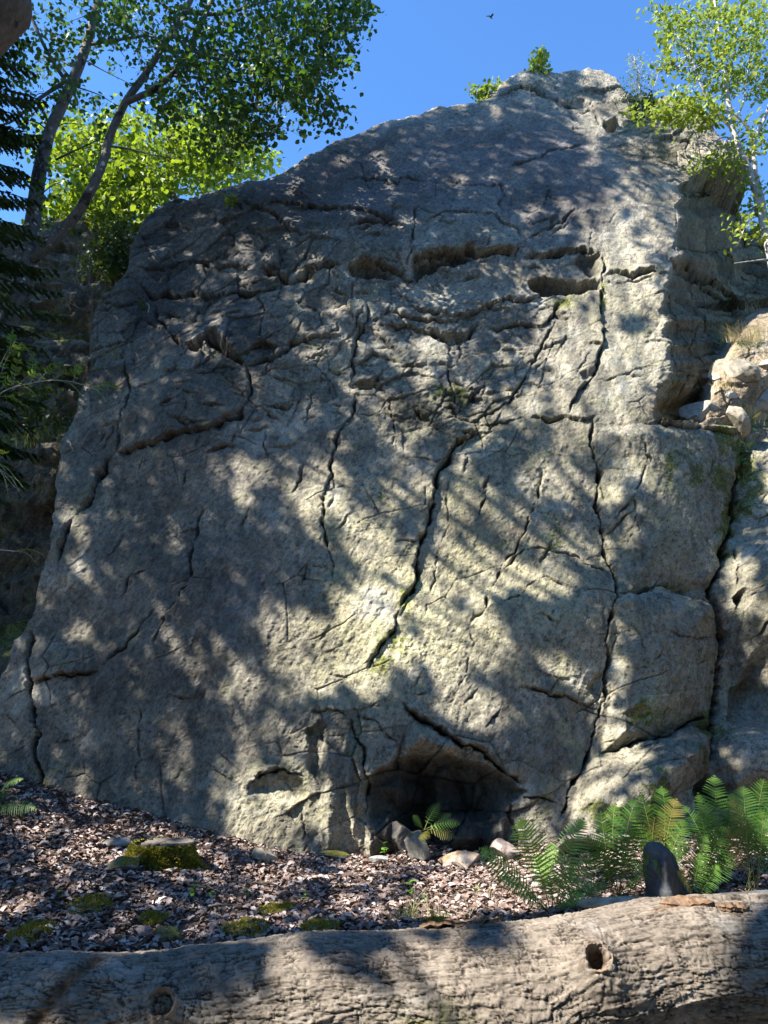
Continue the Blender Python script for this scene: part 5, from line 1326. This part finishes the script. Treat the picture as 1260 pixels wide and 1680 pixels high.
moss_on(moss_sel[keepm] + nrm[keepm] * .006 + q, nrm[keepm], 26000, .024, e, seed=5)
# cut plate overhanging to the right
nr = 14; Ag, Rg = np.meshgrid(np.linspace(0, 2 * np.pi, na, endpoint=False), np.linspace(0, 1, nr))
edge = .18 + .07 * fbm(np.cos(Ag) * 2.4, np.sin(Ag) * 2.4, 4, 811) + .09 * np.clip(np.cos(Ag), 0, 1)
top = np.stack([edge * Rg * np.cos(Ag) + .01, edge * Rg * np.sin(Ag), .236 + .006 * fbm(Ag * 3, Rg * 5, 3, 813)], -1)
bot = top[::-1] - np.array([0, 0, .028]); Vp = np.vstack([top.reshape(-1, 3), bot.reshape(-1, 3)])
mesh_np('cut_top', Vp, grid_faces(2 * nr, na, True), stone_mat('weathered_wood', (.09, .078, .065), (.15, .13, .115), (.22, .20, .18)), e, False)

# ------------------------------------------------------------------ leaf litter
rg = np.random.default_rng(901)
n = 62000
lx_ = rg.uniform(-5.6, 5.2, n); ly_ = 4.0 + 6.4 * rg.random(n) ** .9
cl_front = Yb(0.3) + .2
kp = (ly_ < 9.6) | (lx_ < -3.6); lx_, ly_ = lx_[kp], ly_[kp]; n = len(lx_)
lz = gh_(lx_, ly_) + .008 + .03 * rg.random(n) ** 2
lt2, lf2 = leaf_tmpl(.55, .16, .22); lt3, lf3 = leaf_tmpl(.50, .1, .3, True)
m = M_('dead_leaf'); r_ = m.n('ShaderNodeNewGeometry').outputs['Random Per Island']
c = m.ramp(r_, [(0, (.10, .062, .048)), (.3, (.19, .13, .11)), (.6, (.27, .205, .185)), (.85, (.34, .285, .27)), (1, (.48, .44, .425))])
c = m.mix(m.rng(m.noise(1.3, 4, .6), .35, .65, 0, .45), c, m.mix(.5, c, (.13, .08, .055)))
m.col(c); m.set(.6, .35); dead_m = m.m
h_ = n // 2
dist = np.hypot(lx_, ly_)
sc_ = rg.uniform(.55, 1.25, n) ** 1.3 * .068
P_ = np.stack([lx_, ly_, lz], -1)
# join both shapes into one stuff object
def two(name, sets, mat):
    VV = []; FF = []; k0 = 0
    for tv_, tf_, R_, p_, s_ in sets:
        V = np.einsum('nij,nkj->nki', R_, tv_[None] * s_[:, None, None]) + p_[:, None]; VV.append(V.reshape(-1, 3))
        FF.append((tf_[None] + (np.arange(len(p_)) * len(tv_))[:, None, None]).reshape(-1, 4) + k0); k0 += len(VV[-1])
    return mesh_np(name, np.vstack(VV), np.vstack(FF), mat)
o = two('leaf_litter', [(lt2, lf2, rot_rand(h_, .5, rg), P_[:h_], sc_[:h_]), (lt3, lf3, rot_rand(n - h_, .6, rg), P_[h_:], sc_[h_:] * 1.25)], dead_m)
tag(o, 'deep litter of curled pale brown dead leaves covering the ground', 'leaf litter', kind='stuff')
tb = Tubes()
for i in range(170):
    x0, y0 = rg.uniform(-5, 4.5), rg.uniform(4.6, 9.0); a_ = rg.uniform(0, 6.28); L_ = rg.uniform(.08, .35); b0 = np.array([x0, y0, float(gh_(x0, y0)) + .03]); b1 = b0 + np.array([math.cos(a_) * L_, math.sin(a_) * L_, 0]); b1[2] = float(gh_(b1[0], b1[1])) + .035
    tb.add(smooth_path([b0, (b0 + b1) / 2 + np.append(rg.normal(0, .015, 2), .012), b1], 6), rg.uniform(.0025, .006), .0015, 5, cap=False)
tag(tb.build('twig_litter', bark_mat('twig_bark', (.06, .05, .04), (.17, .14, .115))), 'thin fallen twigs scattered through the dead leaves', 'twigs', kind='stuff')
# twigs in the litter
for k, (x0, y0, x1, y1, w_, lab) in enumerate([(128,1500,165,1512,4,'thin grey stick on the leaves at the left'),(128,1535,190,1548,4,'broken pale twig near the left end of the log'),(735,1420,762,1432,7,'short dark charred stick beside the rusty rock'),(330,1500,380,1494,4,'dark stick lying left of the green cushions'),(420,1455,470,1466,3,'fine twig across the leaves in the middle')]):
    a_, b_ = on(x0, y0, .03), on(x1, y1, .035); tb = Tubes(); mid = (a_ + b_) / 2 + np.array([.01, .02, .012])
    tb.add(smooth_path([a_, mid, b_], 12), pxr(a_, w_), pxr(b_, w_ * .5), 7, .25, k)
    o = tb.build('stick', bark_mat('stick_bark', (.05, .042, .035), (.14, .12, .10)) if k == 0 else bpy.data.materials['stick_bark']); tag(o, lab, 'stick')

# ------------------------------------------------------------------ moss cushions on the ground
for k, (x, y, w_, d_, lab) in enumerate([(405,1528,.30,.16,'green moss cushion between two others behind the log'),(525,1527,.30,.14,'flat moss cushion behind the middle of the log'),(52,1533,.26,.18,'dull moss cushion near the left end of the log'),(450,1498,.26,.14,'bright moss patch right of the dark green one'),(150,1490,.28,.16,'faint moss patch in the leaves below the stump'),(250,1512,.18,.10,'tiny moss patch beside the small fern'),(720,1518,.24,.1,'moss strip on the back edge of the log')]):
    q = on(x, y, 0); r = np.random.default_rng(950 + k); a_ = r.uniform(0, 6.283, 3000); rr_ = np.sqrt(r.random(3000)); w2 = 1 + .35 * fbm(np.cos(a_) * 1.5, np.sin(a_) * 1.5 + k, 3, 955 + k)
    w_ *= .8; d_ *= 1.0
    X_ = q[0] + w_ * .62 * rr_ * w2 * np.cos(a_); Y_ = q[1] + d_ * 1.3 * rr_ * w2 * np.sin(a_); Z_ = gh_(X_, Y_) + .018 * (1 - rr_ ** 2) * (1 + .5 * fbm(X_ * 14, Y_ * 14, 2, 957)) + .022
    o = moss_on(np.stack([X_, Y_, Z_], -1), np.tile([0, -.25, 1.0], (3000, 1)), 1500, .017, None, 'moss_cushion', 960 + k); tag(o, lab, 'moss')

# ------------------------------------------------------------------ ferns
fern_m = leaf_mat('fern_green', (.03, .09, .015), (.055, .14, .02), (.10, .19, .03), trans=.32, tcol=(.16, .36, .03), rough=.5)
fern_lit = leaf_mat('fern_light', (.08, .19, .03), (.13, .27, .04), (.17, .32, .05), trans=.35, tcol=(.25, .5, .05), rough=.5)
FM = [fern_m, fern_m, fern_m, fern_m, fern_m, fern_lit, leaf_mat('fern_dark', (.02, .065, .015), (.04, .105, .02), (.06, .13, .025), trans=.25, tcol=(.10, .26, .03)), leaf_mat('fern_old', (.09, .11, .02), (.15, .15, .03), (.22, .17, .05), trans=.3, tcol=(.3, .3, .05))]
stalk_m = leaf_mat('fern_stalk', (.10, .14, .03), (.16, .17, .05), trans=0)
brown_stalk = leaf_mat('fern_brown', (.12, .06, .025), (.2, .11, .05), trans=0)
def frond(parent, base, tip, arch, ln, seed, npin=26, start=.22, nvec=None, mat=None, label=None):
    """one frond: rachis plus toothed pinnae in one mesh"""
    r = np.random.default_rng(seed); base = np.array(base, float); tip = np.array(tip, float)
    L_ = np.linalg.norm(tip - base); mid = base * .42 + tip * .58 + np.array([r.normal(0, .05) * L_, r.normal(0, .05) * L_, arch * L_])
    t_ = np.linspace(0, 1, 60)[:, None]; path = (1 - t_) ** 2 * base + 2 * t_ * (1 - t_) * mid + t_ ** 2 * tip
    V = []; Fc = []
    T_, _, _ = frames(path)
    side0 = np.cross(T_[30], (0, 0, 1)) if nvec is None else np.cross(T_[30], nvec)
    side0 /= np.linalg.norm(side0) + 1e-9
    # rachis as a thin 4-sided tube
    for i in range(60):
        s_ = side0 - T_[i] * (side0 @ T_[i]); s_ /= np.linalg.norm(s_); up = np.cross(s_, T_[i]); rr = .0042 * (1 - .75 * i / 59)
        V += [path[i] + s_ * rr, path[i] + up * rr, path[i] - s_ * rr, path[i] - up * rr]
    for i in range(59):
        for k in range(4): Fc.append((4 * i + k, 4 * i + (k + 1) % 4, 4 * i + 4 + (k + 1) % 4, 4 * i + 4 + k))
    nst = len(Fc); tk_ = np.linspace(start, .985, npin)
    for j, tt in enumerate(tk_):
        i = int(tt * 59); c0 = path[i]; s_ = side0 - T_[i] * (side0 @ T_[i]); s_ /= np.linalg.norm(s_); up = np.cross(s_, T_[i])
        if up[2] < 0: up = -up
        f = (tt - start) / (1 - start); env = min(1, .45 + 1.9 * f) * (1 - f ** 2.4) ** .9 + .03
        for sd in (-1, 1):
            l = ln * env * r.uniform(.9, 1.08); fw = .30 + .35 * f
            d = s_ * sd + T_[i] * fw + up * r.uniform(-.05, .12); d /= np.linalg.norm(d)
            wv = np.cross(d, up); wv /= np.linalg.norm(wv); nl = 9; wd = min(.15 * ln * (.5 + .5 * env), (L_ * (1 - start) / npin) * .44)
            k0 = len(V)
            for q in range(nl + 1):
                u = q / nl; c = c0 + d * l * u + np.array([0, 0, -.22 * l * u * u]) + T_[i] * (.10 * l * u * u)
                h_ = wd * (1 - u) ** .55 * (.95 if q else .6)
                z = up * (.12 * h_)
                # toothed edge: each station has an outer tooth and an inner notch
                V += [c + wv * h_ + d * (.35 * l / nl) + z, c, c - wv * h_ + d * (.35 * l / nl) + z]
                if q < nl:
                    un = (q + .78) / nl; cn = c0 + d * l * un + np.array([0, 0, -.22 * l * un * un]) + T_[i] * (.10 * l * un * un); hn = wd * (1 - un) ** .55 * .50
                    V += [cn + wv * hn + z * .5, cn, cn - wv * hn + z * .5]
            for q in range(2 * nl):
                a = k0 + 3 * q; Fc += [(a, a + 1, a + 4, a + 3), (a + 1, a + 2, a + 5, a + 4)]
    mi = np.zeros(len(Fc)); mi[:nst] = 1
    o = mesh_np('frond', local(np.array(V), parent), np.array(Fc), None, parent, False, [mat or fern_m, stalk_m], mi)
    if label: o['label'] = label
    return o
def fern(lab, base_px, tips, ln=.14, arch=.12, seed=0, group=None, dz=0.0, base3=None, npin=21, mat=None, start=.22):
    b = on(*base_px) if base3 is None else np.array(base3); e = empty('fern', b, lab, 'fern', group)
    r = np.random.default_rng(seed)
    for k, tp in enumerate(tips):
        tx, ty, dY = tp[:3]; t3 = at(tx, ty, b[1] + dY); b2 = b + np.array([r.uniform(-.05, .05), r.uniform(-.04, .04), 0])
        l_ = np.linalg.norm(t3 - b2); nv_ = (t3 - b2) * 0 + np.array([r.uniform(-.4, .4), -.75 + r.uniform(-.25, .25), .75])
        frond(e, b2, t3, arch * r.uniform(.7, 1.4), 1.15 * ln * (l_ / .75) ** .8 * (tp[3] if len(tp) > 3 else 1), seed * 50 + k, npin, start, nv_, mat or r.choice(FM))
    return e
G_ = 'ferns growing at the foot of the rock'
fern('large bright fern in front of the brownish pink rock, behind the log', (905, 1500), [(852,1342,-.05,1.15),(786,1392,-.15,1.0),(958,1342,.0,1.0),(985,1400,.1,.9),(820,1440,-.2,.9),(940,1420,.1,1.0),(1000,1450,.1,.8),(880,1400,.2,1.0),(960,1470,-.15,.8),(850,1470,-.2,.7),(905,1380,.15,.9)], .145, .13, 1, G_, mat=fern_lit)
fern('dark fern in the hollow above the mossy rock', (700, 1385), [(722,1318,-.05),(678,1338,-.1),(748,1375,-.1),(690,1380,-.25),(740,1335,.05),(755,1352,-.05)], .14, .14, 2, G_, base3=on(700, 1412) + np.array([0, -.05, .30]), npin=12)
fern('fern left of the pointed slate rock with browning fronds', (1015, 1480), [(985,1330,.1),(1010,1318,.2),(1045,1310,.1),(960,1370,-.1),(1040,1360,-.2),(990,1400,-.2),(1070,1400,-.1),(1050,1440,-.2,.8)], .14, .12, 3, G_)
fern('tall green fern directly behind the pointed slate rock', (1075, 1452), [(1050,1300,.1),(1085,1290,.2),(1035,1335,.1),(1110,1310,.0),(1125,1345,-.1),(1075,1340,-.1),(1020,1400,.0),(1130,1390,-.2),(1060,1365,-.15),(1100,1360,.1)], .14, .12, 4, G_)
fern('fern right of the pointed slate rock with a bright lit frond', (1130, 1478), [(1196,1356,-.1,1.1),(1160,1370,-.15),(1090,1382,-.1),(1070,1412,-.2),(1180,1420,-.2),(1110,1430,-.25,.8),(1150,1400,-.2),(1205,1400,-.1)], .13, .12, 5, G_)
fern('high fern rising against the shaded recess', (1180, 1440), [(1172,1272,.2),(1145,1300,.1),(1205,1300,.1),(1150,1330,.0),(1215,1330,.0),(1120,1320,.2),(1190,1350,-.1)], .14, .10, 6, G_)
fern('tallest fern at the right edge with long arching fronds', (1236, 1462), [(1254,1278,.1),(1285,1300,.1),(1220,1290,.1),(1200,1310,.0),(1270,1340,.0),(1192,1360,-.1),(1300,1380,.0),(1225,1350,-.1),(1250,1330,-.15)], .15, .10, 7, G_, start=.32)
fern('small fern at the left edge below the split flake', (-25, 1330), [(38,1278,-.1),(60,1328,-.15),(20,1300,.0),(10,1345,-.15),(42,1345,-.1),(-40,1280,0)], .12, .16, 8, G_, npin=20)
fern('tiny fern lying on the leaves behind the left part of the log', (292, 1542), [(254,1526,-.05,1.3),(262,1540,-.1,1.2),(290,1530,.05,1.2),(275,1522,.05,1.2)], .11, .25, 9, G_, npin=14)
c_ = cliff_at(1225, 745)
fern('small fern hanging in the mossy gully at the right', (0, 0), [(1190,738,-.2),(1205,765,-.25),(1235,725,-.2),(1215,725,-.2)], .12, .15, 10, G_, base3=c_ + np.array([0, -.02, 0]), npin=16)
c_ = cliff_at(1230, 700)
fern('small fern at the right edge above the gully', (0, 0), [(1225,665,-.2),(1250,675,-.25),(1212,690,-.2),(1245,710,-.2)], .10, .15, 11, G_, base3=c_, npin=14)

# ------------------------------------------------------------------ grasses and seedlings
grass_m = leaf_mat('grass_blade', (.10, .17, .03), (.20, .25, .06), (.38, .36, .18), trans=.3)
dry_m = leaf_mat('dry_grass', (.40, .33, .20), (.48, .41, .27), (.30, .24, .14), trans=.2)
def tuft(name, lab, b, n, h_, spread, mat, seed, cat='grass', lean=(0, 0), wd=.004):
    r = np.random.default_rng(seed); V = []; Fc = []; e = np.array(b)
    for i in range(n):
        o_ = np.array([r.normal(0, spread), r.normal(0, spread * .6), 0]); L_ = h_ * r.uniform(.5, 1.15); dx, dy = r.normal(0, .35) + lean[0], r.normal(0, .35) + lean[1]
        s_ = np.array([r.normal(), r.normal(), 0]); s_ /= np.linalg.norm(s_); k0 = len(V)
        for q in range(6):
            u = q / 5; c = o_ + np.array([dx * L_ * u * u, dy * L_ * u * u, L_ * u * (1 - .25 * u * abs(dx))]); w_ = wd * (1 - u * .95)
            V += [c + s_ * w_, c - s_ * w_]
        for q in range(5): a = k0 + 2 * q; Fc.append((a, a + 1, a + 3, a + 2))
    o = mesh_np(name, np.array(V), np.array(Fc), mat); o.location = Vector(e); return tag(o, lab, cat)
tuft('grass_tuft', 'thin green grass tuft behind the log left of centre right', on(668, 1512), 40, .17, .05, grass_m, 1)
tuft('grass_tuft', 'dry pale grass standing in the sunlit leaves', on(700, 1508), 40, .24, .13, dry_m, 2, wd=.002)
tuft('grass_tuft', 'bright lit grass beside the lifted bark strip', on(725, 1514), 24, .12, .04, grass_m, 3)
tuft('grass_tuft', 'fine straw stems left of the large fern', on(792, 1480), 16, .30, .10, dry_m, 4, wd=.0018)
tuft('grass_tuft', 'long straw leaning at the back of the log', on(645, 1520), 7, .30, .03, dry_m, 5, lean=(-.8, 0), wd=.0025)
for k, (x, y, n, h_, mt, lab, l_) in enumerate([(1190,565,60,.42,grass_m,'green grass with seed heads on the right hand ledge',(.2, 0)),(1232,515,30,.32,dry_m,'pale grass stems on top of the dry bank',(0, 0)),(1210,560,130,.26,dry_m,'matted dry grass hanging over the dry bank',(-.6, -.5)),(1245,560,130,.26,dry_m,'matted dry straw at the right edge of the bank',(-.3, -.7)),(1185,640,60,.2,dry_m,'dead grass between the two lower bank boulders',(-.4, -.5)),(1230,700,50,.2,grass_m,'green weeds in the gully top at the right edge',(0, -.3)),(1222,790,26,.28,grass_m,'grass blades drooping inside the mossy gully',(-.6,-.5)),(186,590,30,.2,grass_m,'small green plant growing on the upper left rock',(0,-.4))]):
    c_ = cliff_at(x, y); tuft('grass_tuft', lab, c_ + np.array([0, -.02, 0]), n, h_, .09, mt, 20 + k, lean=l_)
for k, (x, y, Y_, n, h_, lab, mt) in enumerate([(75,720,11.9,60,.5,'lit grass tuft on the shaded left ledge',grass_m),(45,735,11.9,40,.4,'dim grass tuft left of the lit one on the ledge',grass_m)]):
    b = at(x, y, Y_); tuft('grass_tuft', lab, b, n, h_, .12, mt, 40 + k, lean=(-.2, -.3), wd=.007)
rg = np.random.default_rng(77)
seed_m = leaf_mat('seedling_leaf', (.09, .20, .03), (.16, .32, .05), trans=.35)
for k, (x, y, h_, n, s_, lab) in enumerate([(315,1490,.17,7,.05,'seedling with light green leaves below the stump'),(345,1480,.11,4,.04,'second small seedling right beside the first below the stump'),(405,1478,.10,4,.038,'seedling standing alone in the middle leaves'),(500,1485,.12,4,.03,'faint thin seedling in the centre of the litter'),(672,1478,.16,7,.06,'broad leaved seedling in the shaded leaves left of the sun patch'),(700,1490,.10,4,.04,'small seedling at the edge of the sun patch'),(782,1478,.16,4,.035,'thin stemmed seedling in the sun patch'),(630,1410,.16,8,.05,'pale green plant against the rock foot beside the white rock'),(95,1478,.08,3,.03,'small green shoot left of the moss patches'),(590,1395,.12,4,.035,'small shoot at the foot of the face')]):
    b = on(x, y, .0); e = empty('seedling', b, lab, 'seedling'); tb = Tubes(); tb.add(smooth_path([b, b + (.01, 0, h_ * .5), b + (-.005, -.01, h_)], 8), .0025, .001, 5)
    tb.build('stem', stalk_m, e)
    ps = np.array([b + (0, 0, h_ * rg.uniform(.4, 1.05)) for _ in range(n)]); az = rg.uniform(0, 6.283, n); ps = ps + np.stack([np.cos(az) * s_ * .5, np.sin(az) * s_ * .5, 0 * az], -1)
    Rz_ = []
    for a in az: d = np.array([math.cos(a), math.sin(a), rg.uniform(-.2, .4)]); d /= np.linalg.norm(d); x_ = np.cross(d, (0, 0, 1)); x_ /= np.linalg.norm(x_); Rz_.append(np.stack([x_, d, np.cross(x_, d)], -1))
    for i_ in range(n): inst('leaf', *leaf_tmpl(.6, .08, .15), np.array(Rz_)[i_:i_+1], ps[i_:i_+1], np.full(1, s_ * 1.2), seed_m, e)
# a distant bird in the blue
import itertools
b = at(805, 28, 30.0); bv = []; 
prof_b = [(-.16, .0), (-.10, .03), (0, .045), (.10, .035), (.16, .012)]
for x_, r_ in prof_b:
    for k in range(8): a = k * math.pi / 4; bv.append((x_, r_ * math.cos(a) + .001 * k, r_ * math.sin(a)))
bf = grid_faces(5, 8, True).tolist(); n0 = len(bv)
for sd in (-1, 1): bv += [(.06, 0, .02), (-.05, 0, .02), (-.10, sd * .20, .09), (.03, sd * .20, .09), (-.16, sd * .36, .05), (-.13, sd * .36, .05)]
for q in (0, 6): bf += [[n0 + q, n0 + q + 1, n0 + q + 2, n0 + q + 3], [n0 + q + 3, n0 + q + 2, n0 + q + 4, n0 + q + 5]]
bm_ = M_('bird_feather'); bm_.col((.03, .03, .03))
o = mesh_np('bird', np.array(bv) * .8, np.array(bf), bm_.m); o.location = Vector(b); o.rotation_euler = (.5, .2, .7)
tag(o, 'tiny dark bird flying in the open blue sky', 'bird')
